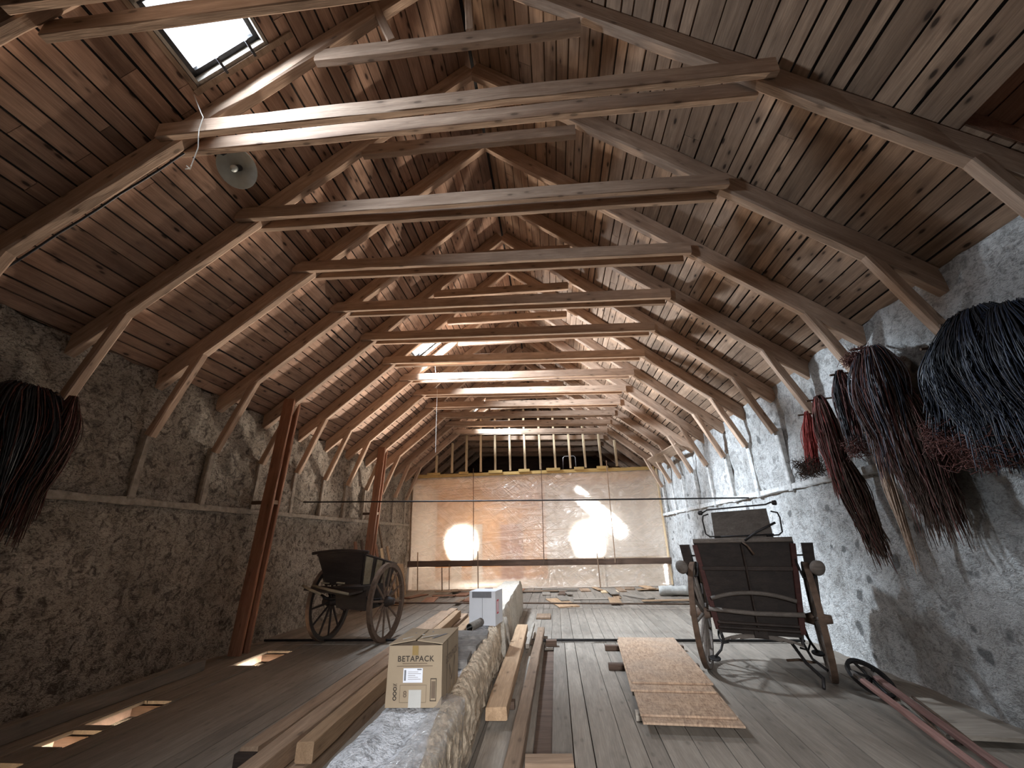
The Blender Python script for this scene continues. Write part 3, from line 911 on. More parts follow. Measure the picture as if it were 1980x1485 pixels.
# strings, cable and lamp
st = MB(); st.tube([(-3.36, 2.44, 5.95), (-3.18, 2.44, 5.60), (-3.02, 2.44, 5.30), (-2.985, 2.44, 5.24), (-2.985, 2.44, 5.08), (-2.97, 2.44, 5.0), (-2.96, 2.46, 4.88), (-2.985, 2.47, 4.64)], .0042, 5)
for k in range(9):
    a = R.uniform(0, 6.28); p = V(-2.985, 2.47, 4.65)
    st.tube([p, p + V(.03 * math.cos(a), .03 * math.sin(a), R.uniform(-.05, .03))], .004, 4)
for k in range(7):
    a = R.uniform(0, 6.28); p = V(-3.30, 2.44, 5.84)
    st.tube([p, p + V(.05 * math.cos(a), .03 * math.sin(a), R.uniform(-.07, .05))], .004, 4)
tag(st.build('window_string', 'string'), 'frayed pale string hanging from the near skylight over the collar', 'string')
st = MB(); st.tube([(-2.66, 9.05, 5.55), (-2.69, 9.45, 5.0), (-2.70, 9.5, 4.4), (-2.69, 9.5, 3.5)], .004, 5)
tag(st.build('window_string', 'string'), 'thin pale string hanging from the far skylight', 'string')
cb = MB(); pts = []
for k in range(12):
    x = -5.0 + 1.75 * k / 11; pts.append((x, FY(1) + .075, rz(x) + .02 + .01 * math.sin(k * 2)))
pts += [(-3.17, FY(1) + .1, rz(-3.2) - .02), (-3.08, FY(1) + .2, 5.22), (-3.03, 2.85, 5.33), (-3.015, 2.93, 5.31)]
cb.tube(pts, .011, 6)
tag(cb.build('lamp_cable', 'bakelite', None, None, True), 'dark cable running down the near left rafter from the lamp', 'cable')
lm = empty('pendant_lamp', (-3.01, 2.92, 5.15), 'round enamel lamp shade hanging under the near left collar', 'lamp')
ax = V(.12, -.62, -.78).normalized(); lc = V(-3.01, 2.93, 5.165)
sh_ = MB(); sh_.lathe([(-.075, .02), (-.07, .045), (-.03, .10), (.0, .192), (.008, .195), (.006, .188), (-.02, .10), (-.055, .04)], lc, ax, 32)
sh_.build('lamp_shade', 'enamel', lm, None, True)
bl = MB(); bl.lathe([(-.14, .012), (-.12, .028), (.0, .03), (.015, .026)], lc, ax, 16); bl.build('socket', 'bakelite', lm, None, True)
bl = MB(); bl.lathe([(.015, .018), (.04, .03), (.075, .034), (.10, .024), (.112, .004)], lc, ax, 16); bl.build('bulb', 'enamel', lm, None, True)

# ------------------------------------------------------------------ plastered beam down the middle
pb = empty('plastered_beam', (-1.05, 6.5, 0), 'long straw and clay beam with dirty whitewashed top, running down the middle of the floor', 'beam')
def lumpy(y0, y1, zt0, zt1, xl0, xl1, xr0, xr1, amp, seed, ny):
    """closed beam with lumpy surface. returns side+end mesh builder and top builder"""
    side_m, top_m = MB(), MB()
    prof_r = [(0, 0), (0, .2), (0, .45), (-.01, .7), (-.02, .88), (-.05, 1.0)]
    tx = [0, .12, .24, .36, .48, .58, .66, .74, .82, .91, 1.0]
    rowsR, rowsL, rowsT = [], [], []
    for j in range(ny + 1):
        t = j / ny; y = y0 + (y1 - y0) * t; zt = zt0 + (zt1 - zt0) * t; xl = xl0 + (xl1 - xl0) * t; xr = xr0 + (xr1 - xr0) * t
        def nz(a, b): return mnoise.fractal(Vector((a * 3, y * 2.2, b * 3 + seed)), 1, 2, 4) * amp
        rr = [Vector((xr + p[0] + nz(1, p[1]), y, zt * p[1] + (nz(4, 1) * .6 if p[1] == 1 else 0))) for p in prof_r]
        ll = [Vector((xl - p[0] - nz(2, p[1]), y, zt * p[1] + (nz(5, 1) * .6 if p[1] == 1 else 0))) for p in prof_r]
        tt = [ll[-1].lerp(rr[-1], q) + Vector((0, 0, (nz(3, q) * .9 if 0 < q < 1 else 0))) for q in tx]
        rowsR.append(rr); rowsL.append(ll); rowsT.append(tt)
    def strip(mb, rows, flip):
        n = len(rows[0]); vs = [p for r in rows for p in r]; fs = []
        for j in range(len(rows) - 1):
            for i in range(n - 1):
                a = j * n + i; q = (a, a + 1, a + n + 1, a + n)
                fs.append(tuple(reversed(q)) if flip else q)
        mb.add(vs, fs)
    strip(side_m, rowsR, True); strip(side_m, rowsL, False); strip(top_m, rowsT, True)
    for rw, fl_ in ((0, False), (-1, True)):
        loop = rowsL[rw] + rowsT[rw][1:-1] + list(reversed(rowsR[rw]))
        side_m.add(loop, [tuple(range(len(loop))) if fl_ else tuple(reversed(range(len(loop))))])
    return side_m, top_m
def straw_shoulder():
    mb = MB(); vs, fs = [], []; n = 13; ny = 200
    for j in range(ny + 1):
        t = j / ny; y = 2.55 + 3.55 * t; tt = (y - 1.9) / 4.85
        xr = -.70 - .14 * tt; zt = .43 + .03 * tt; xl = -1.36 + .09 * tt
        wd_ = (xr - xl) * (.23 + .07 * mnoise.noise(Vector((y * 1.7, 3, 1)))) * min(1, .35 + (y - 2.55) * .6)
        for i in range(n):
            u = i / (n - 1)
            c = abs(mnoise.fractal(Vector((u * 7, y * 6, 4)), 1, 2, 4)) * .05 + .006
            if u < .55: p = V(xr - wd_ * (1 - u / .55), y, zt + .012 + c * (1 if u > .05 else .2) + .02 * math.sin(math.pi * u / .55))
            else:
                w = (u - .55) / .45; p = V(xr + .012 + c * .9, y, zt * (1 - w * (.72 + .2 * mnoise.noise(Vector((y * 2, 9, 2))))))
            vs.append(p)
    for j in range(ny):
        for i in range(n - 1):
            a = j * n + i; fs.append((a, a + 1, a + n + 1, a + n))
    mb.add(vs, fs); mb.build('straw_shoulder', 'straw', pb, None, True)
straw_shoulder()
s1, t1 = lumpy(1.9, 6.75, .43, .46, -1.36, -1.27, -.70, -.84, .035, 0, 110)
s1.build('straw_side', 'straw', pb, None, True); t1.build('whitewashed_top', 'white_wash', pb, None, True)
s2, t2 = lumpy(6.77, 10.88, .56, .62, -1.33, -1.33, -.80, -.85, .018, 5, 60)
s2.build('smooth_far_side', 'smooth_plaster', pb, None, True); t2.build('far_top', 'smooth_plaster', pb, None, True)
# crumpled clear wrap over the near right shoulder
wr = MB(); vs, fs = [], []
nu, nv = 16, 70
for j in range(nv + 1):
    t = j / nv; y = 2.05 + 1.5 * t
    xr = -.70 - .14 * (y - 1.9) / 4.85; wd_ = .15 * (1 - .55 * t)
    for i in range(nu + 1):
        u = i / nu
        cr = mnoise.fractal(Vector((u * 6, y * 5, 2)), 1, 2, 4) * .035
        if u < .5: p = V(xr - .05 - wd_ * (1 - u * 2), y, .49 + .015 + abs(cr))
        else: p = V(xr + .02 + abs(cr), y, .49 - (u - .5) * 2 * (.40 + .05 * math.sin(y * 4)))
        vs.append(p)
for j in range(nv):
    for i in range(nu):
        a = j * (nu + 1) + i; fs.append((a, a + 1, a + nu + 2, a + nu + 1))
wr.add(vs, fs); wr.build('plastic_wrap', 'wrap', pb, None, True)
# torn strip of card hanging at the step of the beam
tp = MB(); tp.tube([(-.80, 6.76, .50), (-.765, 6.72, .38), (-.74, 6.66, .26), (-.70, 6.58, .12)], [.03, .028, .022, .008], 5)
tp.build('torn_strip', 'trim', pb, None, True)

# bricks on the beam
for k, (x, y, z, ry, lab) in enumerate([(-1.06, 5.55, .485, .1, 'grey brick slab lying on the beam behind the brown carton, far one'),
                                       (-1.07, 5.05, .49, -.05, 'grey brick slab lying on the beam right behind the brown carton'),
                                       (-1.08, 4.52, .49, .08, 'dark grey block half hidden behind the brown carton')]):
    b = MB(); b.bar((-.2, 0, .035), (.2, 0, .035), .34, .075, (0, 0, 1), .012, .006, 4)
    tag(b.build('brick_slab', 'brick', None, Matrix.Translation((x, y, z - .03)) @ Matrix.Rotation(ry, 4, 'Z')), lab, 'brick', 'bricks on the beam')

# ------------------------------------------------------------------ lettering helper
def text_mesh(name, s, size, mat, parent, mw, width=None, shear=0):
    cu = bpy.data.curves.new(name, 'FONT'); cu.body = s; cu.size = size; cu.align_x = 'CENTER'; cu.align_y = 'CENTER'; cu.extrude = .0006
    cu.shear = shear; cu.space_character = 1.12; cu.offset = .0006
    tmp_o = bpy.data.objects.new(name + '_t', cu); COL.objects.link(tmp_o)
    dg = bpy.context.evaluated_depsgraph_get(); dg.update()
    me = bpy.data.meshes.new_from_object(tmp_o.evaluated_get(dg))
    bpy.data.objects.remove(tmp_o); bpy.data.curves.remove(cu)
    if width:
        xs = [v.co.x for v in me.vertices]; k = width / (max(xs) - min(xs))
        for v in me.vertices: v.co.x *= k
    me.materials.clear(); me.materials.append(M[mat])
    o = bpy.data.objects.new(name, me); COL.objects.link(o); place(o, mw, parent)
    return o

# ------------------------------------------------------------------ brown carton
BX, BYF, BZ = -1.06, 3.42, .468
bm_ = Matrix.Translation((BX, BYF, BZ)) @ Matrix.Rotation(math.radians(1.5), 4, 'Z')
bw, bd, bh = .40, .60, .375
car = empty('cardboard_carton', (BX, BYF, BZ), 'tall brown printed cardboard carton on the whitewashed end of the beam', 'carton')
WM[car.name] = bm_.copy(); car.matrix_basis = bm_
b = MB()
b.hexa([V(-bw/2, 0, 0), V(bw/2, 0, 0), V(bw/2, bd, 0), V(-bw/2, bd, 0), V(-bw/2 + .005, .004, bh), V(bw/2 - .004, .004, bh), V(bw/2 - .004, bd, bh), V(-bw/2 + .005, bd, bh)])
b.build('carton_body', 'card', car, bm_)
def flap(pts):
    b = MB(); n = V(0, 0, .006)
    b.add([V(*p) for p in pts] + [V(*p) + n for p in pts], [tuple(reversed(range(len(pts))))] + [tuple(range(len(pts), 2 * len(pts)))] + [(i, (i + 1) % len(pts), (i + 1) % len(pts) + len(pts), i + len(pts)) for i in range(len(pts))])
    b.build('flap', 'card', car, bm_)
flap([(-bw/2, .002, bh + .004), (.0, -.004, bh + .034), (.01, .32, bh + .04), (-bw/2, bd, bh + .006)])
flap([(.012, -.002, bh + .03), (bw/2, .002, bh + .006), (bw/2, bd, bh + .006), (.02, .34, bh + .036)])
g = MB(); g.hexa([V(-bw/2 + .02, .006, bh), V(bw/2 - .02, .006, bh), V(bw/2 - .02, .05, bh), V(-bw/2 + .02, .05, bh), V(-.01, .012, bh + .026), V(.03, .012, bh + .026), V(.03, .05, bh + .026), V(-.01, .05, bh + .026)])
g.build('open_slit', 'card_in', car, bm_)
for (xa, ya, xb, yb, w_) in ((-.13, .10, .02, .16, .02), (.03, .06, .11, .22, .022), (.06, .30, -.08, .26, .02), (.10, .10, .16, .30, .02)):
    def fz(x): return bh + .012 + .033 * (1 - abs(x) / (bw/2))
    q = MB(); q.bar((xa, ya, fz(xa)), (xb, yb, fz(xb)), w_, .002, (0, 0, 1), .0005); q.build('tape_strip', 'tape_clear' if xa < .05 else 'grey_card', car, bm_)
def decal(name, x0, x1, z0, z1, mat, lift=.0012, side=False):
    q = MB()
    if side: q.box((bw/2 + .0002, x0, z0), (bw/2 + lift, x1, z1))
    else: q.box((x0, -lift, z0), (x1, .0004, z1))
    return q.build(name, mat, car, bm_)
def front_m(x, z, lift=.0016): return bm_ @ Matrix.Translation((x, -lift, z)) @ Matrix.Rotation(math.pi / 2, 4, 'X')
def side_m(y, z, lift=.0016): return bm_ @ Matrix.Translation((bw/2 + lift, y, z)) @ Matrix.Rotation(math.pi / 2, 4, 'Z') @ Matrix.Rotation(math.pi / 2, 4, 'X')
text_mesh('printed_lettering', 'BETAPACK', .05, 'ink', car, front_m(.005, .292), .265)
decal('printed_line', -.09, .09, .262, .266, 'ink_soft'); decal('printed_line', -.13, .13, .246, .250, 'ink_soft')
decal('brown_tape', -.022, .022, .315, bh, 'tape_brown', .0012); 
decal('address_label', -.08, .06, .148, .235, 'label', .0014)
lb_ = [(-.073, -.06, .160, .225)] + [(-.045, .048 - .02 * (k % 3), .168 + .011 * k, .170 + .011 * k) for k in range(5)] + [(.02, .052, .224, .231)]
for q in lb_[:1] + lb_[-1:]: decal('label_print', *q, 'grey_card', .0022)
for q in lb_[1:-1]: decal('label_print', *q, 'ink_soft', .0020)
fr = MB()
for q in ((.118, .162, .038, .043), (.118, .162, .168, .173), (.118, .122, .038, .173), (.158, .162, .038, .173)): fr.box((q[0], -.0014, q[2]), (q[1], .0004, q[3]))
fr.build('printed_bar_frame', 'ink', car, bm_)
decal('printed_bar', .126, .154, .055, .155, 'ink_soft', .0012)
gl = MB()
for k, z in enumerate((.055, .083, .111)): gl.ring(V(-.135, -.0006, z), (0, 1, 0), .008, .0135, .002, 18)
gl.bar((-.15, -.0008, .128), (-.122, -.0008, .142), .002, .005, (0, 1, 0), .0002); gl.bar((-.15, -.0008, .142), (-.122, -.0008, .128), .002, .005, (0, 1, 0), .0002)
gl.build('printed_symbols', 'ink', car, bm_)
decal('clear_tape', -.035, .055, .0, .105, 'tape_clear', .0013)
fr = MB()
for q in ((-.10, .09, .132, .134), (-.10, .09, .03, .032), (-.10, -.098, .03, .134), (.088, .09, .03, .134)): fr.box((q[0], -.001, q[2]), (q[1], .0004, q[3]))
fr.build('printed_frame', 'ink_soft', car, bm_)
text_mesh('printed_symbol_8', '8', .055, 'ink_soft', car, front_m(-.062, .078))
text_mesh('side_lettering', 'BETAPACK', .07, 'ink_soft', car, side_m(.32, .25) @ Matrix.Rotation(.0, 4, 'Z'), .40)
em = MB()
for (ya_, za_, yb_, zb2) in ((.24, .03, .24, .20), (.24, .20, .34, .08), (.34, .08, .44, .22), (.44, .22, .44, .03), (.29, .03, .29, .10), (.39, .03, .39, .12)):
    em.bar((bw/2 + .0006, ya_, za_), (bw/2 + .0006, yb_, zb2), .0016, .016, (0, .1, 1) if ya_ != yb_ else (0, 1, 0), .0002)
em.build('side_emblem', 'ink_soft', car, bm_)
g = MB(); g.box((bw/2 - .001, .16, 0), (bw/2 + .0014, .168, bh)); g.build('side_seam', 'card_in', car, bm_)

# ------------------------------------------------------------------ white box and cardboard tube
wm = Matrix.Translation((-1.04, 6.24, .485)) @ Matrix.Rotation(math.radians(-9), 4, 'Z')
wb = empty('white_box', (-1.04, 6.24, .485), 'white cardboard box with grey top band, standing mid-way along the beam', 'box')
WM[wb.name] = wm.copy(); wb.matrix_basis = wm
b = MB(); b.box((-.185, 0, 0), (.185, .34, .41)); b.build('box_body', 'white_card', wb, wm)
b = MB(); b.box((-.145, -.002, .33), (.13, 0, .405)); b.build('grey_band', 'grey_card', wb, wm)
b = MB(); b.box((-.002, -.0015, .0), (.002, 0, .33)); b.build('front_seam', 'grey_card', wb, wm)
b = MB(); b.box((.185, .06, .13), (.187, .15, .30)); b.build('red_label', 'red_ink', wb, wm)
for k in range(3):
    q = MB(); q.box((.187, .078 + k * .02, .15), (.1878, .088 + k * .02, .28)); q.build('red_label_line', 'label', wb, wm)
tb = MB()
a_, b_ = V(-1.13, 5.82, .535), V(-1.05, 6.17, .54)
dx = (b_ - a_).normalized()
tb.lathe([(0, .048), (.36, .048), (.36, .042), (.0, .042)], a_, dx, 24)
tb.f = tb.f[:-2]; tb.t = tb.t[:-2]; tb.m = tb.m[:-2]
n_ = 24
for k in range(n_): tb.f.append((k, (k + 1) % n_, 3 * n_ + (k + 1) % n_, 3 * n_ + k)); tb.t.append(0); tb.m.append(0)
tag(tb.build('cardboard_tube', 'grey_timber', None, None, True), 'short hollow cardboard tube lying in front of the white box', 'tube')

# ------------------------------------------------------------------ timbers left and right of the beam
TL = [  # x0,y0,x1,y1, width, height, z centre, material, label
    (-1.80, 3.40, -1.98, 9.0, .12, .125, .217, 'timber_pale', 'yellowish square timber with its sawn end showing, nearest the beam, on top'),
    (-1.95, 2.5, -2.13, 9.3, .15, .13, .216, 'timber', 'long brown timber lying left of the yellowish square one'),
    (-2.24, 3.45, -2.34, 9.4, .14, .10, .172, 'timber', 'long brown timber with a darkened blunt end, outermost but flat boards'),
    (-1.62, 2.4, -1.72, 8.6, .11, .09, .075, 'grey_timber', 'low narrow timber on the floor in the shadow of the beam'),
    (-1.86, 2.9, -1.98, 9.6, .17, .13, .075, 'timber', 'lower timber of the stack, under the yellowish square one'),
    (-2.12, 2.7, -2.2, 9.6, .16, .10, .06, 'timber', 'lower timber of the stack, under the long brown one'),
    (-2.50, 3.3, -2.52, 8.6, .20, .04, .03, 'grey_timber', 'flat grey board lying outermost left of the timber stack'),
    (-2.40, 4.4, -2.55, 9.9, .18, .04, .082, 'timber', 'flat brown board on top of the outermost grey board'),
    (-1.58, 6.2, -1.62, 9.9, .14, .10, .20, 'timber_pale', 'shorter pale timber lying behind the carton next to the beam')]
for (xa, ya, xb, yb, w, h, z, mt, lab) in TL:
    tag(beam('stored_timber', (xa, ya, z), (xb, yb, z), w, h, mt, None, (0, 0, 1), .005), lab, 'timber', 'timbers stacked left of the beam')
b = MB(); b.box((-2.31, 3.40, .10), (-2.17, 3.447, .20)); tag(b.build('end_block', 'cart_dark'), 'small black block against the end of a brown timber', 'block')
TR = [(-.59, 4.25, -.64, 7.9, .185, .10, .165, 'timber_pale', 'thick reddish plank with its sawn end facing, right of the beam'),
      (-.385, 3.45, -.34, 8.15, .115, .085, .085, 'timber', 'long narrow plank whose end overhangs, right of the thick one'),
      (-.485, 6.72, -.475, 8.25, .05, .06, .145, 'grey_timber', 'short split offcut lying between the two right planks'),
      (-.55, 2.3, -.57, 8.3, .26, .035, .0195, 'grey_timber', 'wide flat floorboard lying under the planks, right of the beam')]
for (xa, ya, xb, yb, w, h, z, mt, lab) in TR:
    tag(beam('loose_plank', (xa, ya, z), (xb, yb, z), w, h, mt, None, (0, 0, 1), .004), lab, 'plank', 'planks right of the beam')
tag(beam('plank_support', (-.70, 4.75, .079), (-.48, 4.75, .079), .09, .066, 'dark_timber'), 'dark packing block under the near end of thick reddish plank', 'block')
tag(beam('plank_support', (-.72, 7.3, .079), (-.44, 7.3, .079), .09, .066, 'dark_timber'), 'dark packing block under the far end of thick reddish plank', 'block')
tag(beam('short_board', (-.31, 3.70, .042), (.03, 3.72, .042), .15, .08, 'timber', None), 'short thick board lying crosswise at the bottom edge', 'board')
b = MB(); b.bar((-.24, 7.40, .045), (-.08, 7.40, .045), .10, .085, (0, 0, 1), .005); tag(b.build('wood_block', 'dark_timber'), 'small dark block at the far end of the long narrow plank', 'block')

# ------------------------------------------------------------------ strand boards on battens
for k, (y, xa, xb, lab) in enumerate([(7.12, .62, 1.72, 'farthest batten under the strand boards'), (6.17, .56, 1.64, 'second farthest batten under the strand boards'),
                                     (5.30, .70, 1.50, 'third batten, hidden most under the strand boards'), (4.62, .62, 1.48, 'nearest batten under the strand boards')]):
    tag(beam('bearer_batten', (xa, y + .02, .034), (xb, y - .03, .034), .085, .066, 'dark_timber' if k < 2 else 'grey_timber'), lab, 'batten', 'battens under the strand boards')
def osb(name, y0, y1, z, xo, lab, w=.80, rot=4.2):
    yc = (y0 + y1) / 2; xc = 1.04 + (yc - 4.3) * .068 + xo
    mw = Matrix.Translation((xc, yc, z)) @ Matrix.Rotation(math.radians(90 - rot), 4, 'Z')
    b = MB(); L = (y1 - y0) / 2; b.bar((-L, 0, 0), (L, 0, 0), w, .016, (0, 0, 1), .002)
    return tag(b.build(name, 'osb', None, mw), lab, 'board', 'stacked strand boards')
osb('strand_board', 4.30, 6.75, .082, .0, 'lowest strand board, sticking out nearest the viewer')
osb('strand_board', 4.42, 6.95, .100, -.015, 'second strand board from the bottom of the stack', .78)
osb('strand_board', 4.98, 7.15, .118, -.03, 'third strand board from the bottom of the stack', .80)
osb('strand_board', 5.16, 7.22, .136, -.01, 'top strand board of the stack, greyest and farthest from the viewer', .80, 4.0)

# ------------------------------------------------------------------ carts
def wheel(parent, c, axis, rad, mat, hubmat, n=12, dish=.04, rimw=.055, rimd=.06, hub_r=.075, hub_l=.26, out=1):
    c = Vector(c); ax = Vector(axis).normalized() * out
    rm = MB(); rm.ring(c, ax, rad - rimd, rad - .008, rimw, 48)
    w = rm.build('wheel', mat, parent)
    ty = MB(); ty.ring(c, ax, rad - .009, rad, rimw + .006, 48); ty.build('iron_tyre', 'rust', w)
    hb = MB(); hb.lathe([(-hub_l * .5, hub_r * .6), (-hub_l * .35, hub_r * .75), (-hub_l * .12, hub_r), (hub_l * .12, hub_r), (hub_l * .36, hub_r * .72), (hub_l * .55, hub_r * .62), (hub_l * .56, hub_r * .35)], c - ax * dish * .4, ax, 20)
    hb.build('hub', hubmat, w, None, True)
    a = ax.orthogonal().normalized(); bb = ax.cross(a)
    for k in range(n):
        t = 2 * math.pi * (k + .3) / n
        d = a * math.cos(t) + bb * math.sin(t)
        sp_ = MB(); p0 = c - ax * dish + d * (hub_r * .8); p1 = c + d * (rad - rimd + .005)
        sp_.tube([p0, p0.lerp(p1, .5), p1], [.021, .019, .016], 6)
        sp_.build('spoke', mat, w)
    return w

# ---- left cart
LA = V(1.02, -.11, 0).normalized(); LF = V(.107, .994, 0).normalized(); LC = V(-3.48, 7.80, 0)
def L_(a, f, z): return LC + LA * a + LF * f + V(0, 0, z)
cl = empty('two_wheeled_cart', LC, 'old dark two-wheeled cart with beige side panels, by the left wall', 'cart')
for s, a in ((1, .54), (-1, -.54)):
    wheel(cl, L_(a, .0, .61), LA, .61, 'cart_brown' if s > 0 else 'cart_dark', 'cart_dark', 12, .03, .06, .075, .085, .26, s)
ab = MB(); ab.tube([L_(-.56, 0, .61), L_(.56, 0, .61)], .032, 10); ab.build('axle', 'cart_dark', cl)
# tub body: rear panel facing the viewer
bp_ = MB(); rows_ = []
for k in range(9):
    t = k / 8 * 2 - 1
    rows_.append((L_(t * .30 - .03, -.46, .92), L_(t * .43 - .06, -.60, 1.40 + .035 * (1 - t * t)), L_(t * .43 - .06, -.565, 1.40 + .035 * (1 - t * t)), L_(t * .30 - .03, -.425, .92)))
vs = [p for r in rows_ for p in r]; fs = []
for k in range(8):
    for j in range(4):
        a, b2 = k * 4 + j, k * 4 + (j + 1) % 4; fs.append((a, b2, b2 + 4, a + 4))
fs += [(3, 2, 1, 0), (32, 33, 34, 35)]
bp_.add(vs, fs); bp_.build('rear_panel', 'cart_dark', cl)
tr_ = MB(); tr_.tube([L_((k / 8 * 2 - 1) * .52 - .06, -.60, 1.41 + .035 * (1 - (k / 8 * 2 - 1) ** 2)) for k in range(9)], .025, 8); tr_.build('top_rail', 'cart_dark', cl)
for s in (-1, 1):
    sp2 = MB()
    b0, b1, t0_, t1_ = L_(s * .31 - .03, -.44, .90), L_(s * .33, .42, .86), L_(s * .42 - .05, -.58, 1.38), L_(s * .42, .46, 1.18)
    n = LA * s * .022
    sp2.hexa([b0, b1, b1 + n, b0 + n, t0_, t1_, t1_ + n, t0_ + n]); pan = sp2.build('side_panel', 'cart_dark', cl)
    for q0, q1 in ((.02, .22), (.36, .52), (.62, .78)):
        sl_ = MB(); n1, n2 = n * 1.02, n * 1.6
        A, B_, C_, D_ = b0.lerp(b1, q0), b0.lerp(b1, q1), t0_.lerp(t1_, q1), t0_.lerp(t1_, q0)
        A, B_, C_, D_ = A.lerp(D_, .03), B_.lerp(C_, .03), C_.lerp(B_, .06), D_.lerp(A, .06)
        sl_.hexa([A + n1, B_ + n1, B_ + n2, A + n2, D_ + n1, C_ + n1, C_ + n2, D_ + n2]); sl_.build('beige_slat', 'cart_beige', pan)
    er = MB(); er.tube([t0_ + n, t1_ + n], .018, 6); er.build('edge_rail', 'cart_dark', cl)
fp = MB(); fp.hexa([L_(-.32, .42, .86), L_(.32, .42, .86), L_(.32, .44, .86), L_(-.32, .44, .86), L_(-.42, .46, 1.18), L_(.42, .46, 1.18), L_(.42, .48, 1.18), L_(-.42, .48, 1.18)]); fp.build('front_panel', 'cart_dark', cl)
bt = MB(); bt.hexa([L_(-.34, -.45, .82), L_(.34, -.45, .82), L_(.34, .45, .80), L_(-.34, .45, .80), L_(-.34, -.45, .88), L_(.34, -.45, .88), L_(.34, .45, .86), L_(-.34, .45, .86)]); bt.build('bottom', 'cart_dark', cl)
ub = MB(); ub.hexa([L_(-.22, -.30, .55), L_(.3, -.30, .50), L_(.3, .30, .50), L_(-.22, .30, .55), L_(-.25, -.34, .82), L_(.33, -.34, .82), L_(.33, .34, .80), L_(-.25, .34, .80)]); ub.build('underbox', 'cart_dark', cl)
for s, (a0, a1) in ((-1, (-.60, -.16)), (1, (-.42, .32))):
    shf = MB(); shf.tube([L_(a0, -.72, .93), L_((a0 + a1) / 2, -.80, .87), L_(a1, -.86, .82)], [.018, .022, .018], 8)
    shf.build('footrail', 'cart_beige', cl, None, True)
fb = MB(); fb.hexa([L_(-.56, -.74, .86), L_(.30, -.84, .79), L_(.33, -.45, .80), L_(-.40, -.45, .87), L_(-.56, -.74, .89), L_(.30, -.84, .82), L_(.33, -.45, .83), L_(-.40, -.45, .90)]); fb.build('footboard', 'cart_dark', cl)
for a in (-.30, -.02):
    bk = MB(); bk.bar(L_(a, -.66, .965), L_(a + .13, -.67, .955), .05, .02); bk.build('bracket', 'cart_beige', cl)
for s in (-1, 1):
    sg_ = MB(); sg_.tube([L_(s * .40, -.42, .72), L_(s * .42, -.2, .66), L_(s * .42, 0, .645), L_(s * .42, .2, .66), L_(s * .40, .42, .72)], .02, 6); sg_.build('leaf_spring', 'iron', cl, None, True)

# ---- right cart
RA = V(1.14, -.51, 0).normalized(); RF = V(.408, .912, 0).normalized(); RC = V(2.37, 5.99, 0)
def R_(a, f, z): return RC + RA * a + RF * f + V(0, 0, z)
cr = empty('two_wheeled_carriage', RC, 'old dark two-wheeled carriage with a high seat back, by the right wall', 'carriage')
for s in (1, -1): wheel(cr, R_(s * .625, 0, .605), RA, .605, 'cart_grey', 'cart_brown', 12, .03, .055, .06, .07, .26, s)
ab = MB(); ab.bar(R_(-.57, 0, .605), R_(.57, 0, .605), .075, .075, (0, 0, 1), .01); ab.build('axle', 'cart_grey', cr)
pn_ = MB(); pn_.hexa([R_(-.42, -.13, .44), R_(.42, -.13, .44), R_(.42, -.10, .44), R_(-.42, -.10, .44), R_(-.54, -.16, 1.44), R_(.54, -.16, 1.44), R_(.54, -.13, 1.44), R_(-.54, -.13, 1.44)])
pnl = pn_.build('tail_panel', 'cart_dark', cr)
for (a0, a1, z) in ((-.50, .50, 1.14),):
    q = MB(); q.bar(R_(a0, -.165, z), R_(a1, -.165, z), .022, .05); q.build('cross_batten', 'cart_dark', pnl)
q = MB(); q.bar(R_(.0, -.15, .46), R_(.0, -.18, 1.42), .022, .045, (0, 1, 0)); q.build('centre_strap', 'cart_dark', pnl)
for s in (-1, 1):
    q = MB(); q.bar(R_(s * .435, -.14, .46), R_(s * .545, -.17, 1.42), .06, .035, (0, 1, 0)); q.build('red_stile', 'cart_red', pnl)
    sd_ = MB(); n = RA * s * .02
    sd_.hexa([R_(s * .42, -.12, .44), R_(s * .42, .75, .50), R_(s * .42, .75, .50) + n, R_(s * .42, -.12, .44) + n, R_(s * .54, -.14, 1.44), R_(s * .54, .62, 1.10), R_(s * .54, .62, 1.10) + n, R_(s * .54, -.14, 1.44) + n])
    sd_.build('side_panel', 'cart_dark', cr)
q = MB(); q.hexa([R_(-.42, .72, .48), R_(.42, .72, .48), R_(.42, .75, .48), R_(-.42, .75, .48), R_(-.54, .60, 1.10), R_(.54, .60, 1.10), R_(.54, .63, 1.10), R_(-.54, .63, 1.10)]); q.build('front_panel', 'cart_dark', cr)
q = MB(); q.hexa([R_(-.42, -.12, .42), R_(.42, -.12, .42), R_(.42, .75, .46), R_(-.42, .75, .46), R_(-.42, -.12, .46), R_(.42, -.12, .46), R_(.42, .75, .5), R_(-.42, .75, .5)]); q.build('bottom', 'cart_dark', cr)
q = MB(); q.bar(R_(-.555, -.15, 1.465), R_(.555, -.15, 1.465), .10, .055, (0, 0, 1), .01); q.build('top_board', 'cart_grey', cr)
q = MB(); q.hexa([R_(-.31, .02, 1.47), R_(.37, .02, 1.47), R_(.37, .05, 1.47), R_(-.31, .05, 1.47), R_(-.30, .06, 1.82), R_(.36, .06, 1.84), R_(.36, .09, 1.84), R_(-.30, .09, 1.82)]); q.build('seat_back', 'cart_grey', cr)
st_ = MB(); st_.hexa([R_(-.50, .0, 1.42), R_(.50, .0, 1.42), R_(.50, .42, 1.42), R_(-.50, .42, 1.42), R_(-.50, .0, 1.47), R_(.50, .0, 1.47), R_(.50, .42, 1.47), R_(-.50, .42, 1.47)]); st_.build('seat', 'cart_dark', cr)
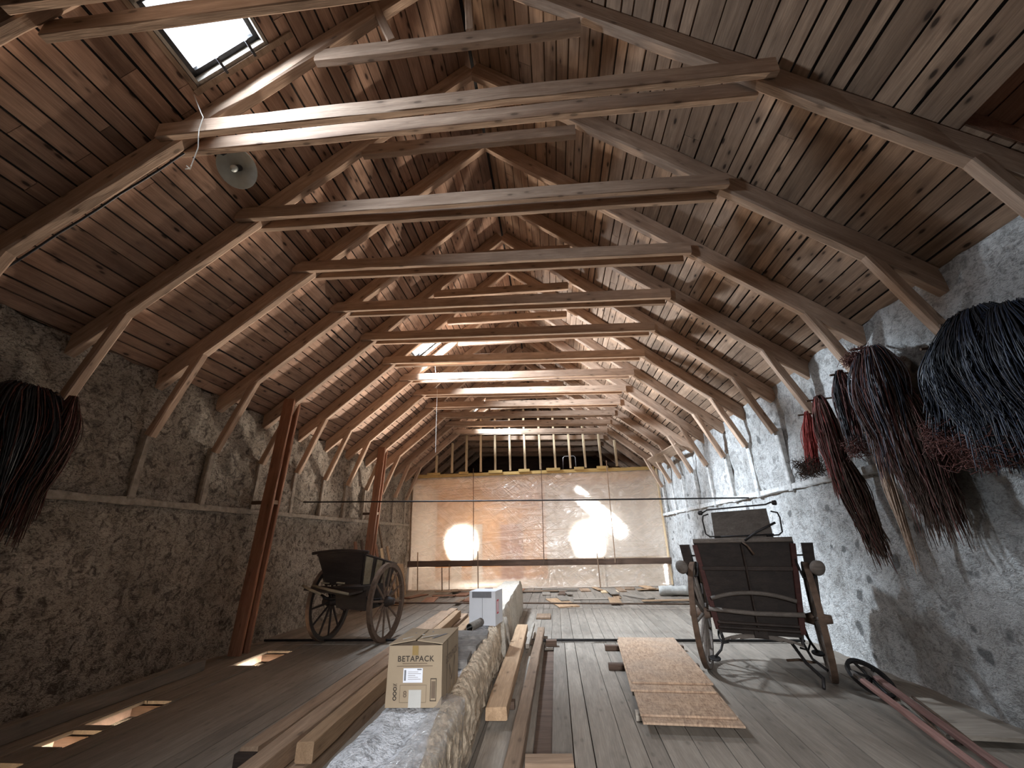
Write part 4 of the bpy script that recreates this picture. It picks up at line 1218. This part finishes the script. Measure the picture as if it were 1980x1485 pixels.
for k_, pts_ in enumerate(([R_(.30, -.05, .36), R_(.40, -.22, .20), R_(.52, -.35, .10), R_(.50, -.45, .035)], [R_(.40, .05, .40), R_(.47, -.10, .22), R_(.58, -.28, .16)], [R_(.22, .0, .16), R_(.34, -.06, .19), R_(.46, -.03, .17), R_(.50, .08, .15)])):
    q = MB(); q.tube(pts_, .014 if k_ else .018, 7); q.build('linkage_iron', 'rust' if k_ == 2 else 'iron', cr, None, True)
rl = MB()
rl.tube([R_(-.40, -.0, 1.82), R_(-.34, .02, 1.855), R_(.36, .02, 1.885), R_(.43, .0, 1.91)], .010, 8)
for s, o in ((-1, -.33), (1, .40)):
    rl.tube([R_(o, .0, 1.80), R_(o + s * .07, .0, 1.78), R_(o + s * .085, .0, 1.72), R_(o + s * .075, .0, 1.55), R_(o + s * .03, .0, 1.515), R_(o - s * .1, .0, 1.51)], .010, 8)
rl.tube([R_(-.30, .0, 1.51), R_(.38, .0, 1.525)], .009, 6)
rail_o = rl.build('seat_rail', 'iron', cr, None, True)
for a, z in ((-.43, 1.82), (.46, 1.90)):
    kb = MB(); kb.lathe([(-.03, .012), (-.02, .028), (.02, .032), (.03, .02)], R_(a, .0, z), RA, 14); kb.build('rail_knob', 'iron', rail_o, None, True)
lv = MB(); lv.tube([R_(.05, -.20, 1.46), R_(.2, -.2, 1.56), R_(.42, -.18, 1.66)], .014, 7); lv.build('brake_lever', 'iron', cr, None, True)
lv = MB(); lv.tube([R_(.02, -.20, 1.44), R_(.07, -.22, 1.40), R_(.12, -.22, 1.30)], .012, 6); lv.build('hook', 'rust', cr, None, True)
for s in (-1, 1):
    mg = MB(); o = s * .70
    mg.hexa([R_(o * .92 - .04, .02, .70), R_(o * .92 + .04, .02, .70), R_(o * .92 + .04, .30, .70), R_(o * .92 - .04, .30, .70), R_(o - .06, -.02, 1.42), R_(o + .06, -.02, 1.42), R_(o + .06, .06, 1.42), R_(o - .06, .06, 1.42)])
    mg.build('mudguard', 'cart_dark', cr)
    sf_ = MB(); ts = R_(s * .715, -.33, 1.165)
    sf_.tube([R_(s * .66, .55, 1.05), R_(s * .69, .1, 1.14), R_(s * .715, -.20, 1.165), ts], [.03, .033, .034, .036], 10)
    shp = sf_.build('shaft', 'cart_brown', cr, None, True)
    kb = MB(); kb.lathe([(-.03, .036), (-.015, .075), (.02, .082), (.045, .06), (.055, .02)], ts, -RF + V(s * .5, 0, -.2), 18); kb.build('shaft_tip', 'cart_grey', shp, None, True)
    ir = MB(); ir.tube([R_(s * .71, -.28, 1.13), R_(s * .66, -.26, 1.05), R_(s * .57, -.2, 1.05), R_(s * .53, -.17, 1.25)], .013, 7); ir.build('shaft_stay', 'iron', cr, None, True)
    ir = MB(); ir.tube([R_(s * .55, .05, 1.28), R_(s * .66, .05, 1.28)], .010, 6); ir.build('guard_stay', 'iron', cr)
    # steps and their irons
    if s < 0: pts = [R_(-.44, -.05, .50), R_(-.40, -.12, .35), R_(-.44, -.2, .25), R_(-.52, -.22, .17)]
    else: pts = [R_(.44, .1, .50), R_(.50, .0, .35), R_(.54, -.05, .28)]
    ir = MB(); ir.tube(pts, .014, 7); stp = ir.build('step_iron', 'iron', cr, None, True)
    pd = MB(); pd.lathe([(0, .06), (.012, .065), (.02, .06)], pts[-1] + V(0, 0, -.02), (0, -.2, 1), 16); pd.build('step_pad', 'iron', stp)
    ir = MB(); ir.tube([R_(s * .47, .35, .52), R_(s * .50, .3, .30), R_(s * .46, .2, .24), R_(s * .38, .2, .26)], .012, 6); ir.build('hanger_iron', 'iron', cr, None, True)
ar = MB(); ar.tube([R_((k / 10 * 2 - 1) * .45, -.20, .80 + .075 * (1 - (k / 10 * 2 - 1) ** 2)) for k in range(11)], .024, 8); ar.build('bowed_bar', 'cart_grey', cr, None, True)
ab2 = MB(); ab2.tube([R_(-.50, -.18, .68), R_(0, -.2, .655), R_(.50, -.18, .66)], .026, 8); ab2.build('cross_bar', 'cart_grey', cr, None, True)
for z in (.54, .49):
    q = MB(); q.tube([R_(-.42, -.18, z), R_(.42, -.18, z)], .018, 7); q.build('lower_bar', 'cart_dark', cr)
sp3 = MB()
for k in range(3):
    e = .42 - .1 * k
    sp3.tube([R_((j / 8 * 2 - 1) * e, -.10, .335 + .085 * (1 - ((j / 8 * 2 - 1) * e / .42) ** 2) - .014 * k) for j in range(9)], .015, 6)
sp3.build('leaf_spring', 'cart_grey', cr, None, True)
q = MB(); q.bar(R_(-.05, -.1, .44), R_(.09, -.1, .44), .10, .10); q.build('spring_block', 'cart_dark', cr)
for s in (-1, 1):
    q = MB(); q.tube([R_(s * .41, -.1, .345), R_(s * .43, -.1, .46)], .016, 6); q.build('spring_shackle', 'iron', cr)

# ------------------------------------------------------------------ small iron wheel with red poles, board, rods
iw = empty('wheeled_tool', (2.98, 5.42, 0), 'old implement with small iron wheel and two long faded red poles on the floor', 'farm tool')
wc = V(3.09, 5.33, .14); wax = V(.25, -.55, .8).normalized()
rm = MB(); rm.ring(wc, wax, .175, .21, .035, 28); rw_ = rm.build('wheel', 'iron', iw)
a = wax.orthogonal().normalized(); bb = wax.cross(a)
for k in range(6):
    t = k * math.pi / 3; q = MB(); q.tube([wc, wc + (a * math.cos(t) + bb * math.sin(t)) * .18], .014, 6); q.build('spoke', 'iron', rw_)
q = MB(); q.lathe([(-.04, .03), (.04, .03)], wc, wax, 12); q.build('hub', 'iron', rw_)
for (p0, p1, w) in (((2.93, 5.35, .19), (2.50, 3.15, .09), .055), ((3.12, 5.45, .19), (2.62, 3.15, .10), .06)):
    p0, p1 = V(*p0), V(*p1); m_ = p0.lerp(p1, .12)
    beam('red_pole', m_, p1, w, .045, 'red_paint', iw, (0, 0, 1), .003, .012)
    beam('pole_socket', p0, m_.lerp(p0, -.1), w * .8, .04, 'cart_grey', iw)
fbm = MB(); fbm.hexa([V(2.86, 4.20, .045), V(3.42, 4.14, .045), V(3.36, 4.98, .045), V(3.10, 5.02, .045), V(2.86, 4.20, .075), V(3.42, 4.14, .075), V(3.36, 4.98, .075), V(3.10, 5.02, .075)])
tag(fbm.build('flat_board', 'grey_timber'), 'wide flat grey board on the floor against the right wall', 'board')
fbs = MB(); fbs.bar((2.95, 4.5, .022), (3.4, 4.5, .022), .12, .042); tag(fbs.build('board_support', 'dark_timber'), 'dark batten under the wide flat grey board', 'batten')
for k, (p0, p1, lab) in enumerate((((3.12, 4.92, .10), (2.80, 3.98, .098), 'thin dark rod beside the red poles, middle one'), ((3.17, 4.92, .10), (2.88, 3.98, .098), 'thin dark rod beside the red poles, nearest the wall'), ((3.06, 4.88, .10), (2.73, 4.0, .098), 'thin dark rod beside the red poles, closest to them'))):
    q = MB(); q.tube([p0, V(*p0).lerp(V(*p1), .5) + V(0, 0, .004), p1], .011, 6); tag(q.build('thin_rod', 'rust', None, None, True), lab, 'rod', 'thin rods by the red poles')

# ------------------------------------------------------------------ scattered boards near the plastic
SC = [(-4.3, 13.6, .9, .3, 20, 'redwood', 'reddish board on the far floor behind the left cart'), (-3.6, 12.7, 1.1, .35, -8, 'redwood', 'brown board lying left of the white box, far floor'),
      (-2.9, 13.9, .8, .4, 5, 'redwood', 'brown panel lying on far floor below the left rod'), (-2.2, 12.6, 1.3, .28, 12, 'redwood', 'long reddish board on far floor behind the white box'),
      (-3.3, 14.6, .7, .25, -20, 'timber', 'short board at the foot of the low plastic strip, left'), (-1.9, 14.6, .8, .3, 10, 'timber', 'board at the foot of the low plastic strip, behind the beam end'),
      (.05, 11.9, 1.5, .5, -14, 'timber_pale', 'wide pale board slanting across the rusty rod'), (.1, 13.8, .9, .22, 4, 'dark_timber', 'dark narrow board beyond the wide slanting one'),
      (.8, 14.5, .7, .3, -3, 'timber', 'brown board at the plastic strip, centre right'), (1.5, 14.0, .55, .5, 2, 'timber_new', 'bright square board on far floor, centre right'),
      (2.2, 14.7, .6, .3, 8, 'timber', 'small board at the plastic strip by the right stake'), (2.1, 12.7, 1.0, .25, -30, 'grey_timber', 'grey board lying askew near the right wall'),
      (-.35, 9.9, .5, .3, 0, 'timber', 'small brown board beside the far end of the beam')]
PLACED = []
def rect(a, b, w):
    d = (b - a); d.z = 0; L = d.length; d.normalize(); n = V(-d.y, d.x, 0) * (w / 2 + .004)
    return [V(p.x, p.y, 0) for p in (a + n, b + n, b - n, a - n)], d
def hit(r1, r2):
    for (_, d) in (r1, r2):
        for ax in (d, V(-d.y, d.x, 0)):
            p1 = [q.dot(ax) for q in r1[0]]; p2 = [q.dot(ax) for q in r2[0]]
            if max(p1) <= min(p2) or max(p2) <= min(p1): return False
    return True
def rest_z(a, b, w, h):
    r = rect(a.copy(), b.copy(), w); z = .004
    for (o, top) in PLACED:
        if hit(r, o): z = max(z, top + .003)
    PLACED.append((r, z + h))
    return z + h / 2
for (x, y, l, w, r, mt, lab) in SC:
    d = V(math.sin(math.radians(r)), math.cos(math.radians(r)), 0) * l / 2
    h = .03 if w < .45 else .025
    dz = rest_z(V(x, y, 0) - d, V(x, y, 0) + d, w, h)
    tag(beam('scattered_board', V(x, y, dz) - d, V(x, y, dz) + d, w, h, mt, None, (0, 0, 1), .003), lab, 'board', 'boards scattered near the plastic')
rs = random.Random(31)
for k in range(34):
    x = rs.uniform(-4.4, 3.1); y = rs.uniform(11.7, 14.9); r = rs.choice([0, 0, 90, 88, 5, -6, 12]) + rs.uniform(-4, 4)
    if -1.6 < x < -.6 and y < 11.5: continue
    l, w = rs.uniform(.5, 1.3), rs.uniform(.14, .30); h = .022
    d = V(math.sin(math.radians(r)), math.cos(math.radians(r)), 0) * l / 2
    zc = .014 + .0245 * (k % 3)
    a_, b_ = V(x, y, zc) - d, V(x, y, zc) + d
    for p in (a_, b_):
        p.x = max(-4.9, min(3.35, p.x)); p.y = min(15.02, p.y)
    if (b_ - a_).length < .3: continue
    zc = rest_z(a_, b_, w, h)
    if zc > .085 or (x > 2.3 and 12.3 < y < 13.6): continue
    a_.z = b_.z = zc
    tag(beam('loose_floorboard', a_, b_, w, h, ('redwood' if x < -1 and k % 3 else ['timber', 'grey_timber', 'timber_pale'][k % 3]), None, (0, 0, 1), .002),
        'weathered loose floorboard lying flat among others on the floor before the plastic sheet', 'board', 'loose floorboards before the plastic')
sk = MB(); sk.bar((2.75, 13.1, .12), (3.50, 12.95, .12), .42, .22, (0, 0, 1), .07, .02, 8)
tag(sk.build('filled_sack', 'sack', None, None, True), 'pale filled sack lying at the far foot of the right wall', 'sack')

# ------------------------------------------------------------------ hanging bundles of bristle fibre
def bundle(mb_list, top, bot, st_, sb, n, rad, rnd, bend=.08, curl=0.0, nseg=9):
    """n strands from an ellipse at top to an ellipse at bot. mb_list: builders chosen at random"""
    top, bot = Vector(top), Vector(bot)
    for _ in range(n):
        a = rnd.uniform(0, 6.283); r = math.sqrt(rnd.random())
        e = V(r * math.cos(a), r * math.sin(a) * 1.0, rnd.uniform(-1, 1))
        p0 = top + V(e.x * st_[0], e.y * st_[1], e.z * st_[2])
        g_ = V(e.x + rnd.uniform(-.3, .3), e.y + rnd.uniform(-.25, .25), 0)
        ln = rnd.uniform(.62, 1.0)
        p1 = top.lerp(bot, ln) + V(g_.x * sb[0], g_.y * sb[1], rnd.uniform(-1, 1) * sb[2])
        ph = rnd.uniform(0, 6.28); pts = [top + V(e.x * st_[0] * .35, e.y * st_[1] * .55, -.05 + e.z * .02), top + V(e.x * st_[0] * .7, e.y * st_[1] * .8, st_[2] * .5 + .01 + e.z * .012)]
        p0 = top + V(e.x * st_[0] * 1.1, e.y * st_[1] * 1.05, e.z * st_[2] * .4 - .03)
        for k in range(nseg + 1):
            t = k / nseg
            q = p0.lerp(p1, t)
            bulge = math.sin(math.pi * min(1, t * 1.3)) * bend
            q += V(e.x * bulge, e.y * bulge, 0) + V(math.sin(ph + t * 5), math.cos(ph * 1.7 + t * 6), 0) * .008
            if curl and t > .75: q += V(rnd.uniform(-1, 1), rnd.uniform(-1, 1), rnd.uniform(-.6, .6)) * curl
            pts.append(q)
        b = rnd.choice(mb_list)
        b.tube(pts, [rad] * (len(pts) - 1) + [rad * .5], 3, False)
def tips(mb, centre, ext, n, rnd, r=.0035):
    for _ in range(n):
        c = Vector(centre) + V(rnd.uniform(-1, 1) * ext[0], rnd.uniform(-1, 1) * ext[1], rnd.uniform(-1, 1) * ext[2])
        d = V(rnd.uniform(-1, 1), rnd.uniform(-1, 1), rnd.uniform(-1, 1)) * .07
        e = V(rnd.uniform(-1, 1), rnd.uniform(-1, 1), rnd.uniform(-1, 1)) * .04
        mb.tube([c - d, c + e, c + d], r, 3, False)
def bundle_obj(name, label, parts, peg=None):
    """parts: (part name, material, builder)"""
    main = parts[0]
    o = main[2].build(name, main[1], None, None, True)
    tag(o, label, 'fibre bundle', 'bristle bundles hanging on the walls')
    for (pn2, mt, b) in parts[1:]:
        if b.v: b.build(pn2, mt, o, None, True)
    top = max(main[2].v, key=lambda p: p[2]); q = MB()
    wx = RW - .005 if top[0] > 0 else LW + .005
    q.tube([(wx, top[1], top[2] - .02), (top[0] - (.1 if top[0] > 0 else -.1), top[1], top[2] - .05)], .012, 6); q.build('peg', 'rust', o)
    return o
rb = random.Random(77)
k1, k2, k3 = MB(), MB(), MB()
bundle([k1, k1, k1, k2], (3.40, 3.28, 3.10), (3.36, 3.28, 1.95), (.14, .22, .08), (.22, .34, .10), 1050, .0042, rb, .13)
bundle([k1, k1, k2], (3.38, 3.05, 3.02), (3.34, 2.95, 1.85), (.12, .18, .06), (.18, .22, .12), 480, .0042, rb, .12)
tips(k3, (3.34, 3.45, 2.10), (.16, .30, .13), 420, rb)
bundle_obj('bristle_bundle', 'largest blue-black bundle of bristle hanging high on the right wall', [('b', 'black_fibre', k1), ('blue_strands', 'blue_fibre', k2), ('russet_tips', 'russet_fibre', k3)])
k1, k2, k3 = MB(), MB(), MB()
bundle([k1, k1, k2], (3.44, 3.66, 3.02), (3.40, 3.84, 2.25), (.08, .07, .08), (.12, .14, .08), 240, .0055, rb, .06)
tips(k3, (3.40, 3.86, 2.28), (.10, .15, .14), 260, rb)
bundle_obj('bristle_bundle', 'narrow black bundle with russet frizzy ends, left of the largest one', [('b', 'black_fibre', k1), ('blue_strands', 'blue_fibre', k2), ('russet_tips', 'russet_fibre', k3)])
k1, k2, k3, k4 = MB(), MB(), MB(), MB()
bundle([k1, k1, k2, k3, k4], (3.44, 4.42, 3.30), (3.38, 4.42, 2.00), (.10, .20, .07), (.14, .26, .12), 640, .0044, rb, .09)
bundle([k4, k4, k1], (3.46, 4.30, 2.7), (3.42, 4.24, 1.45), (.10, .20, .2), (.12, .22, .14), 420, .0040, rb, .05, .01)
tips(k1, (3.44, 4.58, 3.34), (.07, .16, .05), 180, rb)
bundle_obj('bristle_bundle', 'large russet and grey bundle hanging between the red one and the blue-black one', [('b', 'russet_fibre', k1), ('grey_strands', 'grey_fibre', k2), ('blue_strands', 'blue_fibre', k3), ('brown_strands', 'brown_fibre', k4)])
k1 = MB()
bundle([k1], (3.40, 4.66, 2.5), (3.44, 4.74, 1.20), (.03, .05, .06), (.02, .03, .10), 70, .005, rb, .02)
bundle_obj('bristle_bundle', 'thin pale straw-coloured wisp hanging from the large russet bundle', [('b', 'straw_fibre', k1)])
k1, k2 = MB(), MB()
bundle([k1, k1, k2], (3.46, 4.95, 3.28), (3.42, 4.98, 2.40), (.06, .06, .05), (.08, .10, .08), 150, .0055, rb, .05)
tips(k2, (3.42, 5.0, 2.42), (.08, .12, .10), 140, rb)
bundle_obj('bristle_bundle', 'narrow dark bundle against the plaster, left of the large russet one', [('b', 'black_fibre', k1), ('russet_strands', 'russet_fibre', k2)])
k1, k2, k3 = MB(), MB(), MB()
bundle([k1, k2, k2, k3], (3.44, 5.42, 3.12), (3.38, 5.34, 1.9), (.05, .09, .06), (.09, .12, .10), 260, .0055, rb, .05)
bundle([k3, k3, k2], (3.44, 5.34, 2.3), (3.42, 5.12, 1.25), (.08, .12, .15), (.09, .10, .15), 220, .0055, rb, .04, .01)
bundle_obj('bristle_bundle', 'long red and brown bundle hanging leftmost of the long ones', [('b', 'red_fibre', k1), ('russet_strands', 'russet_fibre', k2), ('brown_strands', 'brown_fibre', k3)])
k1, k2 = MB(), MB()
bundle([k1], (3.44, 5.74, 3.02), (3.40, 5.88, 2.26), (.03, .04, .03), (.06, .10, .05), 120, .0055, rb, .03)
tips(k2, (3.40, 5.92, 2.34), (.09, .22, .10), 320, rb)
bundle_obj('bristle_bundle', 'short bright red bundle with brown frizzy end, next to the carriage', [('b', 'red_fibre', k1), ('brown_tips', 'brown_fibre', k2)])
k1, k2, k3 = MB(), MB(), MB()
bundle([k1, k1, k2], (-4.98, 3.36, 3.02), (-4.98, 3.42, 1.75), (.10, .26, .06), (.10, .20, .15), 420, .0058, rb, .12)
bundle([k2, k3], (-4.92, 3.66, 3.02), (-4.94, 3.56, 1.65), (.05, .05, .05), (.08, .12, .12), 200, .0055, rb, .10)
bundle_obj('bristle_bundle', 'dark red-black bundle hanging alone on the left wall', [('b', 'black_fibre', k1), ('dark_red_strands', 'russet_fibre', k2), ('brown_strands', 'brown_fibre', k3)])
